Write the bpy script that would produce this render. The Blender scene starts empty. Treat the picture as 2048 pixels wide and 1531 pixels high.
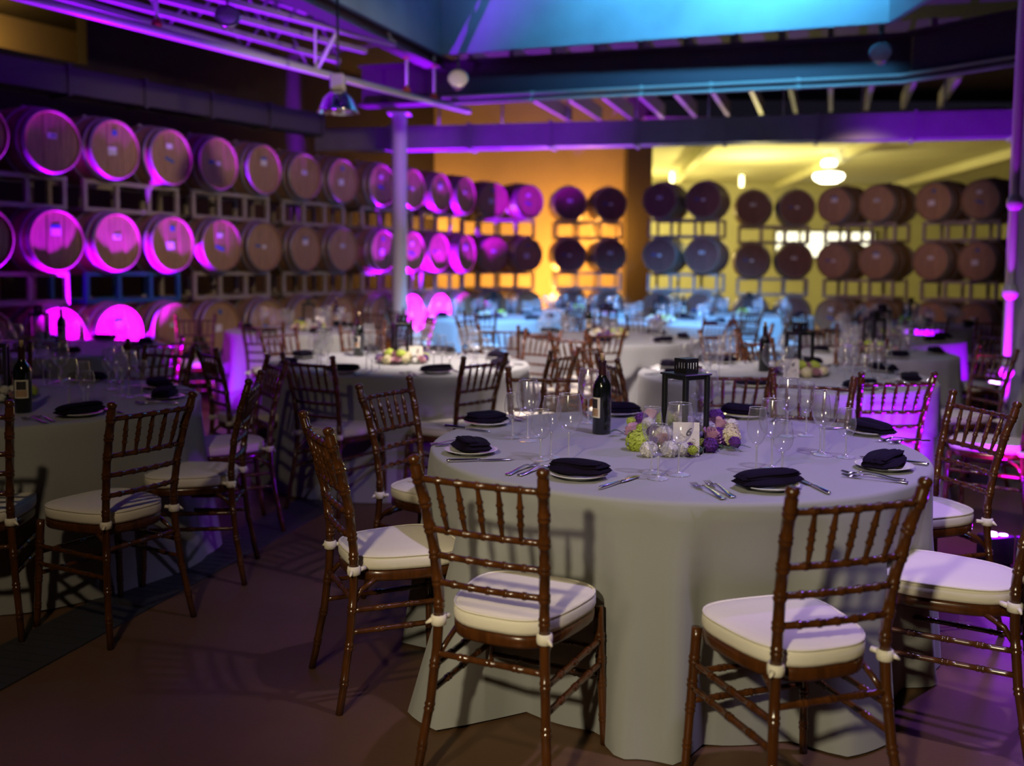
import bpy, bmesh, math, random
from mathutils import Vector, Matrix
random.seed(11)
S = bpy.context.scene
COL = S.collection
PI = math.pi
R = math.radians

# ------------------------------------------------------------------ camera
F_PX, CAM_H, TILT, ROLL = 1960.0, 1.44, 0.0785, 0.0085
CX, CY = 1024.0, 687.5
cd = bpy.data.cameras.new('camera')
cam = bpy.data.objects.new('camera', cd)
COL.objects.link(cam)
cd.sensor_fit = 'HORIZONTAL'
cd.sensor_width = 36.0
cd.lens = F_PX / 2048.0 * 36.0
cd.shift_y = -(765.5 - CY) / 2048.0
cam.matrix_world = (Matrix.Translation((0, 0, CAM_H)) @ Matrix.Rotation(PI / 2 - TILT, 4, 'X')
                    @ Matrix.Rotation(ROLL, 4, 'Z'))
cd.clip_end = 200
cd.dof.use_dof = True
cd.dof.focus_distance = 3.35
cd.dof.aperture_fstop = 1.5
S.camera = cam

# ------------------------------------------------------------------ view, world, lights
S.view_settings.view_transform = 'Standard'
S.view_settings.look = 'None'
S.view_settings.gamma = 1.0
S.view_settings.exposure = 0.0
S.view_settings.use_curve_mapping = False
S.cycles.max_bounces = 4
S.cycles.use_adaptive_sampling = True
S.cycles.adaptive_threshold = 0.05
S.cycles.transparent_max_bounces = 20
S.cycles.diffuse_bounces = 2
S.cycles.glossy_bounces = 2
S.cycles.caustics_reflective = False
S.cycles.caustics_refractive = False
S.cycles.sample_clamp_indirect = 4.0
S.cycles.blur_glossy = 0.5

w = bpy.data.worlds.new('world')
S.world = w
w.use_nodes = True
w.node_tree.nodes['Background'].inputs[0].default_value = (0.5, 0.42, 0.75, 1)
w.node_tree.nodes['Background'].inputs[1].default_value = 0.012


def lamp(name, kind, loc, energy, color, target=None, size=0.1, angle=60, blend=0.5, sx=None, sy=None):
    d = bpy.data.lights.new(name, kind)
    d.energy = energy
    d.color = color
    if kind == 'SPOT':
        d.spot_size = R(angle)
        d.spot_blend = blend
        d.shadow_soft_size = size
    elif kind == 'POINT':
        d.shadow_soft_size = size
    elif kind == 'AREA':
        d.shape = 'RECTANGLE'
        d.size = sx
        d.size_y = sy
    o = bpy.data.objects.new(name, d)
    COL.objects.link(o)
    o.location = loc
    if target is not None:
        v = Vector(target) - Vector(loc)
        o.rotation_euler = v.to_track_quat('-Z', 'Y').to_euler()
    return o


VIOLET = (0.32, 0.0, 1.0)
# ceiling track spots over the foreground (behind the photographer), plus one added fill
lamp('track_spot_warm', 'SPOT', (-1.3, -1.5, 2.95), 530, (1.0, 0.86, 0.57), (1.05, 3.2, 0.40), 0.10, 43, 0.9)
lamp('track_spot_pink', 'SPOT', (1.5, 2.6, 3.6), 240, (0.58, 0.47, 1.0), (1.0, 3.85, 0.7), 0.06, 68, 0.8)
lamp('track_spot_mid', 'SPOT', (-0.2, 6.2, 3.3), 820, (1.0, 0.84, 0.80), (0.15, 8.1, 0.7), 0.08, 92, 0.7)
lamp('fill_spot_right', 'SPOT', (1.7, 5.0, 3.3), 120, (0.88, 0.72, 1.0), (1.9, 6.6, 0.7), 0.08, 78, 0.8)  # fill put in to brighten the table right of centre
lamp('track_spot_left', 'SPOT', (-1.2, 0.6, 3.3), 95, (1.0, 0.78, 0.50), (-1.4, 3.6, 0.2), 0.08, 72, 0.9)
lamp('track_spot_barrels', 'SPOT', (0.4, 6.4, 3.2), 300, (1.0, 0.72, 0.42), (-2.9, 11.6, 1.9), 0.08, 58, 0.8)
lamp('track_spot_far_barrels', 'SPOT', (4.0, 11.0, 2.7), 150, (1.0, 0.60, 0.48), (5.2, 15.8, 1.7), 0.08, 64, 0.8)
lamp('track_spot_violet', 'SPOT', (2.9, 4.9, 3.3), 190, (0.42, 0.16, 1.0), (1.55, 3.75, 0.7), 0.06, 52, 0.9)
# violet floor washers
lamp('floor_wash_right', 'SPOT', (2.47, 4.78, 0.24), 130, VIOLET, (1.75, 5.35, 0.62), 0.04, 110, 0.6)
lamp('floor_wash_right_spill', 'POINT', (2.42, 4.62, 0.26), 8, VIOLET, size=0.04)
lamp('floor_wash_far_right', 'SPOT', (4.45, 8.75, 0.34), 50, VIOLET, (3.9, 9.3, 1.0), 0.04, 110, 0.6)
lamp('floor_wash_barrels', 'SPOT', (-3.84, 9.44, 0.22), 2600, VIOLET, (-3.90, 9.58, 1.9), 0.03, 100, 0.25)
lamp('floor_wash_column', 'SPOT', (-1.10, 14.48, 0.22), 3000, VIOLET, (-1.12, 14.62, 1.9), 0.03, 110, 0.25)
lamp('floor_wash_duct', 'SPOT', (4.6, 11.0, 0.3), 750, VIOLET, (5.3, 12.3, 3.2), 0.04, 50, 0.8)
lamp('floor_wash_corner', 'SPOT', (-0.9, 9.9, 0.3), 620, VIOLET, (-0.2, 13.0, 3.2), 0.04, 46, 0.8)
lamp('floor_wash_joists', 'SPOT', (-2.2, 6.9, 0.3), 600, (0.26, 0.0, 1.0), (-1.9, 7.8, 3.9), 0.04, 80, 0.8)
lamp('floor_wash_ceiling', 'SPOT', (2.7, 5.2, 0.3), 60, (0.30, 0.0, 1.0), (3.2, 8.6, 4.0), 0.04, 90, 0.9)
lamp('floor_wash_left_table', 'SPOT', (-3.1, 9.3, 0.3), 30, VIOLET, (-2.4, 9.9, 0.55), 0.04, 110, 0.7)
# blue wash on the far tables, hung just below the duct
lamp('blue_wash_left', 'SPOT', (-0.2, 10.6, 3.1), 1900, (0.12, 0.42, 1.0), (0.0, 13.2, 0.55), 0.08, 56, 0.6)
lamp('blue_wash_right', 'SPOT', (2.2, 10.3, 3.1), 2200, (0.14, 0.42, 1.0), (2.4, 13.2, 0.65), 0.08, 64, 0.7)
# orange wall washers behind the far barrels
lamp('orange_wash_a', 'POINT', (-1.6, 18.4, 1.9), 95, (1.0, 0.44, 0.07), size=0.15)
lamp('orange_wash_b', 'POINT', (0.45, 18.2, 1.1), 150, (1.0, 0.45, 0.08), size=0.15)
lamp('orange_wash_c', 'POINT', (1.5, 18.3, 2.0), 95, (1.0, 0.44, 0.07), size=0.15)
# tank room beyond
lamp('tank_room_a', 'POINT', (5.6, 23.0, 2.6), 420, (1.0, 0.86, 0.32), size=0.2)
lamp('tank_room_b', 'POINT', (3.6, 27.0, 2.4), 300, (1.0, 0.80, 0.28), size=0.2)
# gallery behind the left barrels
lamp('gallery_glow', 'POINT', (-6.75, 12.55, 4.25), 16, (1.0, 0.55, 0.10), size=0.1)


# ------------------------------------------------------------------ projection helpers (pixel -> world point)
def bp(px, py, z):
    a, b = px - CX, py - CY
    c, s = math.cos(ROLL), math.sin(ROLL)
    u = (c * a + s * b) / F_PX
    v = -(-s * a + c * b) / F_PX
    dy = math.cos(TILT) + v * math.sin(TILT)
    dz = -math.sin(TILT) + v * math.cos(TILT)
    t = (z - CAM_H) / dz
    return Vector((t * u, t * dy, z))


def bpd(px, py, D):
    a, b = px - CX, py - CY
    c, s = math.cos(ROLL), math.sin(ROLL)
    u = (c * a + s * b) / F_PX
    v = -(-s * a + c * b) / F_PX
    dy = math.cos(TILT) + v * math.sin(TILT)
    dz = -math.sin(TILT) + v * math.cos(TILT)
    t = D / dy
    return Vector((t * u, D, CAM_H + t * dz))


# ------------------------------------------------------------------ mesh helpers
class MB:
    def __init__(s):
        s.v, s.f, s.sm = [], [], []

    def add(s, vs, fs, smooth=True, M=None):
        b = len(s.v)
        for p in vs:
            p = Vector(p)
            s.v.append(tuple(M @ p if M is not None else p))
        for f in fs:
            s.f.append(tuple(b + i for i in f))
            s.sm.append(smooth)
        return s

    def box(s, x0, x1, y0, y1, z0, z1, M=None):
        vs = [(x0, y0, z0), (x1, y0, z0), (x1, y1, z0), (x0, y1, z0), (x0, y0, z1), (x1, y0, z1), (x1, y1, z1), (x0, y1, z1)]
        fs = [(0, 3, 2, 1), (4, 5, 6, 7), (0, 1, 5, 4), (1, 2, 6, 5), (2, 3, 7, 6), (3, 0, 4, 7)]
        return s.add(vs, fs, False, M)

    def cbox(s, x0, x1, y0, y1, z0, z1, b=0.004, M=None):
        bm = bmesh.new()
        bmesh.ops.create_cube(bm, size=1.0)
        for v in bm.verts:
            v.co = Vector(((x0 + x1) / 2 + v.co.x * (x1 - x0), (y0 + y1) / 2 + v.co.y * (y1 - y0), (z0 + z1) / 2 + v.co.z * (z1 - z0)))
        bmesh.ops.bevel(bm, geom=bm.edges[:], offset=b, segments=1, affect='EDGES')
        bm.verts.index_update()
        s.add([v.co.copy() for v in bm.verts], [[v.index for v in f.verts] for f in bm.faces], False, M)
        bm.free()
        return s

    def lathe(s, prof, seg=16, M=None, smooth=True, cap0=False, cap1=False, a0=0.0, a1=2 * PI):
        full = abs(a1 - a0 - 2 * PI) < 1e-6
        n = seg if full else seg + 1
        vs, fs = [], []
        for (r, z) in prof:
            for k in range(n):
                a = a0 + (a1 - a0) * k / seg
                vs.append((r * math.cos(a), r * math.sin(a), z))
        for i in range(len(prof) - 1):
            for k in range(seg):
                k2 = (k + 1) % n
                fs.append((i * n + k, i * n + k2, (i + 1) * n + k2, (i + 1) * n + k))
        if cap0:
            fs.append(tuple(range(n - 1, -1, -1)))
        if cap1:
            fs.append(tuple((len(prof) - 1) * n + k for k in range(n)))
        return s.add(vs, fs, smooth, M)

    def tube(s, pts, rad, seg=8, caps=True, smooth=True, M=None):
        pts = [Vector(p) for p in pts]
        if not hasattr(rad, '__len__'):
            rad = [rad] * len(pts)
        vs, fs = [], []
        up = None
        for i, p in enumerate(pts):
            t = (pts[min(i + 1, len(pts) - 1)] - pts[max(i - 1, 0)])
            if t.length < 1e-9:
                t = Vector((0, 0, 1))
            t.normalize()
            if up is None:
                up = Vector((1, 0, 0)) if abs(t.x) < 0.7 else Vector((0, 0, 1))
            n = up - t * up.dot(t)
            n.normalize()
            up = n
            b = t.cross(n)
            for k in range(seg):
                a = 2 * PI * k / seg
                vs.append(p + (n * math.cos(a) + b * math.sin(a)) * rad[i])
        for i in range(len(pts) - 1):
            for k in range(seg):
                k2 = (k + 1) % seg
                fs.append((i * seg + k, i * seg + k2, (i + 1) * seg + k2, (i + 1) * seg + k))
        if caps:
            fs.append(tuple(range(seg - 1, -1, -1)))
            fs.append(tuple((len(pts) - 1) * seg + k for k in range(seg)))
        return s.add(vs, fs, smooth, M)

    def bar(s, p0, p1, w, h, up=(0, 0, 1)):
        p0, p1 = Vector(p0), Vector(p1)
        d = p1 - p0
        L = d.length
        t = d / L
        u = Vector(up)
        if abs(t.dot(u)) > 0.95:
            u = Vector((1, 0, 0))
        x = t.cross(u).normalized()
        z = x.cross(t)
        M = Matrix((x.to_4d(), t.to_4d(), z.to_4d(), (0, 0, 0, 1))).transposed()
        for i in range(3):
            M[i][3] = p0[i]
        M[3][0] = M[3][1] = M[3][2] = 0
        return s.box(-w / 2, w / 2, 0, L, -h / 2, h / 2, M)

    def mesh(s, name, mat):
        me = bpy.data.meshes.new(name)
        me.from_pydata(s.v, [], s.f)
        me.polygons.foreach_set('use_smooth', s.sm)
        me.materials.append(mat)
        me.update()
        return me


def ob(name, me, parent=None, loc=None, rot=None):
    o = bpy.data.objects.new(name, me)
    COL.objects.link(o)
    if parent is not None:
        o.parent = parent
    if loc is not None:
        o.location = loc
    if rot is not None:
        o.rotation_euler = rot
    return o


LABELS = {}


def tag(o, label, cat, group=None):
    if label in LABELS and not (group and LABELS[label] == group):
        print('DUPLABEL', label)
    LABELS[label] = group
    n = len(label.split())
    if n < 4 or n > 16:
        print('LABELLEN', n, label)
    o['label'] = label
    o['category'] = cat
    if group:
        o['group'] = group
    return o


def thing(name, label, cat, loc=(0, 0, 0), rz=0.0, group=None):
    o = bpy.data.objects.new(name, None)
    COL.objects.link(o)
    o.empty_display_size = 0.1
    o.location = loc
    o.rotation_euler = (0, 0, rz)
    return tag(o, label, cat, group)


def struct(o):
    o['kind'] = 'structure'
    return o


def dup(src, parent=None):
    c = src.copy()
    COL.objects.link(c)
    c.parent = parent
    for ch in KIDS.get(src.name, ()):
        dup(ch, c)
    return c


KIDS = {}


def remember(root):
    """children lists of a finished template (root > parts > sub-parts)"""
    for o in [root] + list(root.children_recursive):
        KIDS[o.name] = list(o.children)


USED = set()


def place(tmpl, label, cat, loc, rz=0.0, group=None, scale=None):
    """first use moves the template itself, later uses copy it with all its parts"""
    if tmpl.name in USED:
        o = dup(tmpl)
    else:
        USED.add(tmpl.name)
        o = tmpl
    o.location = loc
    o.rotation_euler = (0, 0, rz)
    if scale:
        o.scale = (scale, scale, scale)
    if 'group' in o:
        del o['group']
    return tag(o, label, cat, group)


def tmpl(name):
    o = bpy.data.objects.new(name, None)
    COL.objects.link(o)
    o.empty_display_size = 0.1
    return o


# ------------------------------------------------------------------ materials
def mat(name, col, rough=0.5, metal=0.0, spec=0.5, coat=0.0, var=0.0, vscale=6.0, bump=0.0, bscale=60.0,
        stretch=None, col2=None, sheen=0.0, emis=None, estr=0.0):
    m = bpy.data.materials.new(name)
    m.use_nodes = True
    nt = m.node_tree
    b = nt.nodes['Principled BSDF']
    b.inputs['Base Color'].default_value = (*col, 1)
    b.inputs['Roughness'].default_value = rough
    b.inputs['Metallic'].default_value = metal
    b.inputs['Specular IOR Level'].default_value = spec
    b.inputs['Coat Weight'].default_value = coat
    b.inputs['Coat Roughness'].default_value = 0.08
    b.inputs['Sheen Weight'].default_value = sheen
    if emis:
        b.inputs['Emission Color'].default_value = (*emis, 1)
        b.inputs['Emission Strength'].default_value = estr
    tc = None
    if var > 0 or bump > 0:
        tc = nt.nodes.new('ShaderNodeTexCoord')
        mp = nt.nodes.new('ShaderNodeMapping')
        if stretch:
            mp.inputs['Scale'].default_value = stretch
        nt.links.new(tc.outputs['Object'], mp.inputs[0])
    if var > 0:
        n = nt.nodes.new('ShaderNodeTexNoise')
        n.inputs['Scale'].default_value = vscale
        n.inputs['Detail'].default_value = 5
        nt.links.new(mp.outputs[0], n.inputs['Vector'])
        r = nt.nodes.new('ShaderNodeValToRGB')
        c2 = col2 if col2 else tuple(c * (1 - var) for c in col)
        r.color_ramp.elements[0].position = 0.3
        r.color_ramp.elements[1].position = 0.7
        r.color_ramp.elements[0].color = (*c2, 1)
        r.color_ramp.elements[1].color = (*col, 1)
        nt.links.new(n.outputs['Fac'], r.inputs[0])
        nt.links.new(r.outputs[0], b.inputs['Base Color'])
    if bump > 0:
        n2 = nt.nodes.new('ShaderNodeTexNoise')
        n2.inputs['Scale'].default_value = bscale
        n2.inputs['Detail'].default_value = 3
        nt.links.new(mp.outputs[0], n2.inputs['Vector'])
        bn = nt.nodes.new('ShaderNodeBump')
        bn.inputs['Strength'].default_value = bump
        bn.inputs['Distance'].default_value = 0.01
        nt.links.new(n2.outputs['Fac'], bn.inputs['Height'])
        nt.links.new(bn.outputs[0], b.inputs['Normal'])
    return m


def thin_glass(name, tint, base=0.05, edge=0.55, rough=0.03, refr_white=0.3):
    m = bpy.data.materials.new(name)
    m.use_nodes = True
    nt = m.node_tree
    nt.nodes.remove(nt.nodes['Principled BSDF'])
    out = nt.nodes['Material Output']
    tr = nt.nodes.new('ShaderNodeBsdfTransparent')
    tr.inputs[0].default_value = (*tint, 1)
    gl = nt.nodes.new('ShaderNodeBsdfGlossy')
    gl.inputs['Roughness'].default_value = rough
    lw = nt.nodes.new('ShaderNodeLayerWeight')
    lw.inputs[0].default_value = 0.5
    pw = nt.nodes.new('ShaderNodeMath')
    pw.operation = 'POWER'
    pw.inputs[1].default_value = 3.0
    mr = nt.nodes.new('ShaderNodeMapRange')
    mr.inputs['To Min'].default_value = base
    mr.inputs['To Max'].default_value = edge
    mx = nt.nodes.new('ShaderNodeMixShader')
    df = nt.nodes.new('ShaderNodeBsdfDiffuse')  # white diffuse share stands in for light the glass would refract
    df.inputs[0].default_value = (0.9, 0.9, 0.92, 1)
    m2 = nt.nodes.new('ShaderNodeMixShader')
    m2.inputs[0].default_value = refr_white
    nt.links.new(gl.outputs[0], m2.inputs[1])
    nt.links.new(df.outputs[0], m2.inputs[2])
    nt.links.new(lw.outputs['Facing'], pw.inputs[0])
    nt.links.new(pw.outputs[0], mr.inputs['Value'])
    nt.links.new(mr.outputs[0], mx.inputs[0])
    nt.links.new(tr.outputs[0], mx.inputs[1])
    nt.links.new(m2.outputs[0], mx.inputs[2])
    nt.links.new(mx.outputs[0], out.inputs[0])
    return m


def emat(name, col, strength):
    m = bpy.data.materials.new(name)
    m.use_nodes = True
    nt = m.node_tree
    nt.nodes.remove(nt.nodes['Principled BSDF'])
    e = nt.nodes.new('ShaderNodeEmission')
    e.inputs[0].default_value = (*col, 1)
    e.inputs[1].default_value = strength
    nt.links.new(e.outputs[0], nt.nodes['Material Output'].inputs[0])
    return m


WOOD = mat('bamboo_wood', (0.115, 0.036, 0.0075), 0.22, spec=0.6, coat=0.35, var=0.5, vscale=14, stretch=(3, 3, 0.6))
CUSH = mat('cushion_cloth', (0.88, 0.82, 0.68), 0.85, bump=0.15, bscale=30)
CLOTH = mat('grey_tablecloth', (0.33, 0.335, 0.325), 0.75, sheen=0.15, bump=0.05, bscale=400)
NAPK = mat('black_napkin', (0.0060, 0.0028, 0.0115), 0.9, spec=0.15, sheen=0.0, bump=0.1, bscale=300)
CHINA = mat('white_china', (0.80, 0.79, 0.76), 0.18, coat=0.3)
STEEL = mat('cutlery_steel', (0.72, 0.70, 0.68), 0.16, metal=1.0)
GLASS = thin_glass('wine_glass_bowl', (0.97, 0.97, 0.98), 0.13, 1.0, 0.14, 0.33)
STEMG = thin_glass('wine_glass_stem', (0.90, 0.90, 0.93), 0.40, 1.0, 0.16, 0.5)  # whiter mix paints bright highlights into foot, stem and rim
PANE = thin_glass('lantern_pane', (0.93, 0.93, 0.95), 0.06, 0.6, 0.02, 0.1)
BOTTLE = mat('bottle_glass', (0.004, 0.006, 0.004), 0.14, spec=0.6, coat=0.6)
FOIL = mat('bottle_foil', (0.035, 0.008, 0.008), 0.3, spec=0.5)
LABELM = mat('bottle_label', (0.75, 0.70, 0.58), 0.6)
LABELD = mat('bottle_label_print', (0.03, 0.025, 0.03), 0.6)
LABELR = mat('bottle_label_picture', (0.45, 0.28, 0.17), 0.6)
CORK = mat('cork', (0.62, 0.45, 0.25), 0.8, var=0.3, vscale=60)
BLACKM = mat('black_metal', (0.012, 0.012, 0.013), 0.42, spec=0.4)
WAX = mat('candle_wax', (0.75, 0.70, 0.62), 0.5)
CARD = mat('card_stock', (0.80, 0.75, 0.62), 0.7)
INK = mat('card_ink', (0.015, 0.012, 0.012), 0.6)
INK2 = mat('card_ink_grey', (0.22, 0.19, 0.17), 0.6)
WIRE = mat('stand_wire', (0.6, 0.58, 0.55), 0.25, metal=1.0)
OAK = mat('barrel_head_oak', (0.50, 0.32, 0.16), 0.6, var=0.35, vscale=5, stretch=(8, 8, 1))
STAVE = mat('barrel_stave_oak', (0.36, 0.22, 0.12), 0.55, var=0.4, vscale=5, stretch=(10, 1, 10))
WINED = mat('barrel_stained_head', (0.23, 0.10, 0.075), 0.6, var=0.4, vscale=5, stretch=(8, 8, 1))
HOOP = mat('barrel_hoop_steel', (0.42, 0.43, 0.45), 0.42, metal=0.6, var=0.2, vscale=20)
STICK = mat('barrel_sticker', (0.82, 0.83, 0.85), 0.6)
STICKB = mat('barrel_sticker_blue', (0.03, 0.12, 0.45), 0.6)
RACK = mat('rack_paint', (0.42, 0.38, 0.34), 0.5, var=0.2, vscale=8)
RACKB = mat('rack_paint_blue', (0.02, 0.13, 0.32), 0.5, var=0.2, vscale=8)
BEAM = mat('beam_paint', (0.05, 0.032, 0.055), 0.5)
DECK = mat('roof_deck', (0.045, 0.04, 0.05), 0.8)
DUCT = mat('duct_sheet_metal', (0.36, 0.36, 0.40), 0.45, metal=0.3, var=0.15, vscale=4)
PIPE = mat('pipe_paint', (0.52, 0.56, 0.54), 0.35)
REDM = mat('red_coupling', (0.42, 0.06, 0.03), 0.4)
WHITEP = mat('column_paint', (0.66, 0.67, 0.72), 0.45)
WALLD = mat('dark_wall', (0.05, 0.042, 0.05), 0.85, var=0.3, vscale=1.5)
WALLO = mat('plaster_wall', (0.62, 0.52, 0.34), 0.8, var=0.15, vscale=1.2)
WALLY = mat('tank_room_paint', (0.66, 0.64, 0.42), 0.8, var=0.12, vscale=1.0)
SKYW = mat('skylight_well_panel', (0.36, 0.50, 0.58), 0.6, var=0.45, vscale=0.9)
CHROME = mat('lamp_chrome', (0.75, 0.76, 0.78), 0.12, metal=1.0)
BULBG = mat('lamp_glass_frosted', (0.70, 0.72, 0.75), 0.15, coat=0.5)


def floor_mat():
    m = mat('stained_concrete', (0.165, 0.086, 0.042), 0.42, spec=0.35, var=0.45, vscale=0.9, bump=0.05, bscale=25)
    nt = m.node_tree
    n = nt.nodes.new('ShaderNodeTexNoise')
    n.inputs['Scale'].default_value = 2.5
    n.inputs['Detail'].default_value = 6
    tc = [x for x in nt.nodes if x.type == 'TEX_COORD'][0]
    nt.links.new(tc.outputs['Object'], n.inputs['Vector'])
    mr = nt.nodes.new('ShaderNodeMapRange')
    mr.inputs['To Min'].default_value = 0.32
    mr.inputs['To Max'].default_value = 0.62
    nt.links.new(n.outputs['Fac'], mr.inputs['Value'])
    nt.links.new(mr.outputs[0], nt.nodes['Principled BSDF'].inputs['Roughness'])
    return m


# ------------------------------------------------------------------ the setting
m = MB()
m.add([(-16, -7, 0), (16, -7, 0), (16, 34, 0), (-16, 34, 0)], [(0, 1, 2, 3)], False)
m.box(-16, 16, -7, 34, -0.2, -0.001)
struct(ob('floor', m.mesh('floor', floor_mat())))

# trench drain let into the floor
pa, pb = bp(430, 1112, 0), bp(640, 1003, 0)
dv = (pb - pa).normalized()
sd = Vector((-dv.y, dv.x, 0))
dr = thing('trench_drain', 'dark flush floor drain strip running between the left tables', 'drain', (0, 0, 0))
DRM = mat('drain_grate', (0.055, 0.055, 0.06), 0.55, metal=0.3)
p0, p1 = pa - dv * 5.0, pb + dv * 2.2
m = MB()
for s_ in (-1, 1):
    m.bar(p0 + sd * 0.135 * s_ + Vector((0, 0, 0.003)), p1 + sd * 0.135 * s_ + Vector((0, 0, 0.003)), 0.02, 0.008)
ob('rim', m.mesh('drain_rim', DRM), dr)
m = MB()
L = (p1 - p0).length
for i in range(int(L / 0.06)):
    q = p0 + dv * (i * 0.06 + 0.03)
    m.bar(q - sd * 0.13 + Vector((0, 0, 0.003)), q + sd * 0.13 + Vector((0, 0, 0.003)), 0.056, 0.006)
g = ob('grate_bar', m.mesh('drain_bars', DRM), dr)
g['kind'] = 'stuff'

LDIR = Vector((0.508, 0.861, 0))          # direction of the left barrel row
LNRM = Vector((0.861, -0.508, 0))


def slab(name, p, q, z0, z1, th, material):
    m = MB()
    p, q = Vector(p), Vector(q)
    m.bar((p.x, p.y, (z0 + z1) / 2), (q.x, q.y, (z0 + z1) / 2), th, z1 - z0)
    return struct(ob(name, m.mesh(name, material)))


lw0 = Vector((-4.6, 9.2, 0)) - LNRM * 2.6
slab('wall_left', lw0 - LDIR * 16, lw0 + LDIR * 12, 0, 3.95, 0.2, WALLD)
_k = (176 - CX) / F_PX
_tu = -(lw0.x - _k * lw0.y) / (LDIR.x - _k * LDIR.y)
slab('wall_left_upper', lw0 + LDIR * _tu, lw0 + LDIR * 12, 3.95, 4.75, 0.2, WALLD)
slab('wall_back', (-9, 19.4, 0), (2.15, 19.4, 0), 0, 4.75, 0.2, WALLO)
slab('wall_back_side', (2.15, 19.0, 0), (2.62, 19.0, 0), 0, 4.75, 0.6, mat('pier_paint', (0.10, 0.085, 0.06), 0.8))
slab('wall_back_right', (9.1, 18.0, 0), (15, 16.0, 0), 0, 4.75, 0.3, WALLD)
slab('wall_right', (9.0, -7, 0), (11.5, 17.0, 0), 0, 4.75, 0.2, WALLD)
slab('wall_rear', (-16, -6.9, 0), (16, -6.9, 0), 0, 4.75, 0.2, WALLD)
slab('wall_left_gallery', lw0 - LNRM * 1.6 - LDIR * 8, lw0 - LNRM * 1.6 + LDIR * 9, 3.0, 4.75, 0.2, WALLO)
# tank room beyond the opening
slab('wall_far', (2.0, 30.5, 0), (15.5, 30.5, 0), 0, 4.3, 0.2, WALLY)
slab('wall_far_left', (2.5, 19.3, 0), (2.5, 30.5, 0), 0, 4.3, 0.15, WALLY)
slab('wall_far_right', (15.2, 17.0, 0), (15.2, 30.5, 0), 0, 4.3, 0.15, WALLY)
m = MB()
m.box(2.4, 15.5, 18.2, 30.6, 4.05, 4.2)
struct(ob('ceiling_tank_room', m.mesh('ceiling_tank_room', WALLY)))

# roof deck with the skylight opening
ZS, ZB = 3.85, 3.36
SA, SB = bp(878, 110, ZS), bp(1782, 46, ZS)
wdir = (bp(692, 15, ZS) - SA)
wdir.z = 0
wdir.normalize()
SA2, SB2 = SA + wdir * 5.5, SB + Vector((wdir.x + 0.35, wdir.y, 0)).normalized() * 5.5
m = MB()
o4 = [(-16, 19.6), (16, 19.6), (16, -7), (-16, -7)]
i4 = [SA, SB, SB2, SA2]
vs = [(x, y, 4.75) for x, y in o4] + [(p.x, p.y, 4.75) for p in i4]
vs += [(x, y, 4.9) for x, y in o4] + [(p.x, p.y, 4.9) for p in i4]
fs = []
for k in range(4):
    k2 = (k + 1) % 4
    fs += [(k, k2, 4 + k2, 4 + k), (8 + k, 12 + k, 12 + k2, 8 + k2)]
m.add(vs, fs, False)
struct(ob('ceiling', m.mesh('ceiling', DECK)))
# skylight well: four lining panels and the glazing over them
well = thing('skylight_well', 'bright blue lit skylight well in the dark ceiling', 'skylight', (0, 0, 0))
for k in range(4):
    p, q = i4[k], i4[(k + 1) % 4]
    mm = MB()
    mm.bar((p.x, p.y, (ZS + 6.0) / 2), (q.x, q.y, (ZS + 6.0) / 2), 0.06, 6.0 - ZS)
    ob('well_panel', mm.mesh('well_panel', SKYW), well)
mm = MB()
mm.add([(p.x, p.y, 6.0) for p in i4] + [(p.x, p.y, 6.06) for p in i4], [(0, 1, 2, 3), (7, 6, 5, 4)], False)
ob('glazing', mm.mesh('glazing', mat('skylight_glazing', (0.02, 0.03, 0.04), 0.2)), well)
c4 = (SA + SB + SA2 + SB2) / 4
# a dark tie rod crossing the well
t0, t1 = bp(868, 47, 4.5), bp(1230, 10, 4.5)
mm = MB()
mm.tube([t0, t1 + (t1 - t0) * 0.5], 0.02, 6)
ob('tie_rod', mm.mesh('tie_rod', BLACKM), well)
_sl = lamp('skylight_wash', 'AREA', (c4.x + 0.8, c4.y - 0.6, 5.55), 120, (0.10, 0.52, 0.95), (c4.x + 1.4, SA.y - 0.3, 4.75), sx=2.0, sy=0.4)
_sl.data.spread = R(75)


def ibeam(name, p, q, zb, zt, fw, label, material=BEAM, cat='beam'):
    t = thing(name, label, cat)
    p, q = Vector(p), Vector(q)
    for (nm, zz, ww, hh) in (('bottom_flange', zb + 0.012, fw, 0.024), ('top_flange', zt - 0.012, fw, 0.024), ('web', (zb + zt) / 2, 0.02, zt - zb - 0.048)):
        m = MB()
        m.bar((p.x, p.y, zz), (q.x, q.y, zz), ww, hh)
        ob(nm, m.mesh(nm, material), t)
    return t


CA, CB = bp(893, 207, ZB), bp(1800, 165, ZB)
abd = (CB - CA)
abd.z = 0
abd.normalize()
ibeam('steel_beam', CA - abd * 1.1, CB + abd * 0.1, ZB, ZS - 0.01, 0.24, 'long dark steel beam across the ceiling under the blue skylight')
ibeam('steel_beam', CA + wdir * 0.13, CA + wdir * 8.0, 3.70, ZS - 0.01, 0.20, 'steel beam running toward the camera left of the blue skylight')
rdir = (bp(2033, 128, ZB) - CB)
rdir.z = 0
rdir.normalize()
ibeam('steel_beam', CB + rdir * 0.13, CB + rdir * 4.5, ZB, ZS - 0.01, 0.24, 'steel beam running toward the camera right of the blue skylight')

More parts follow.
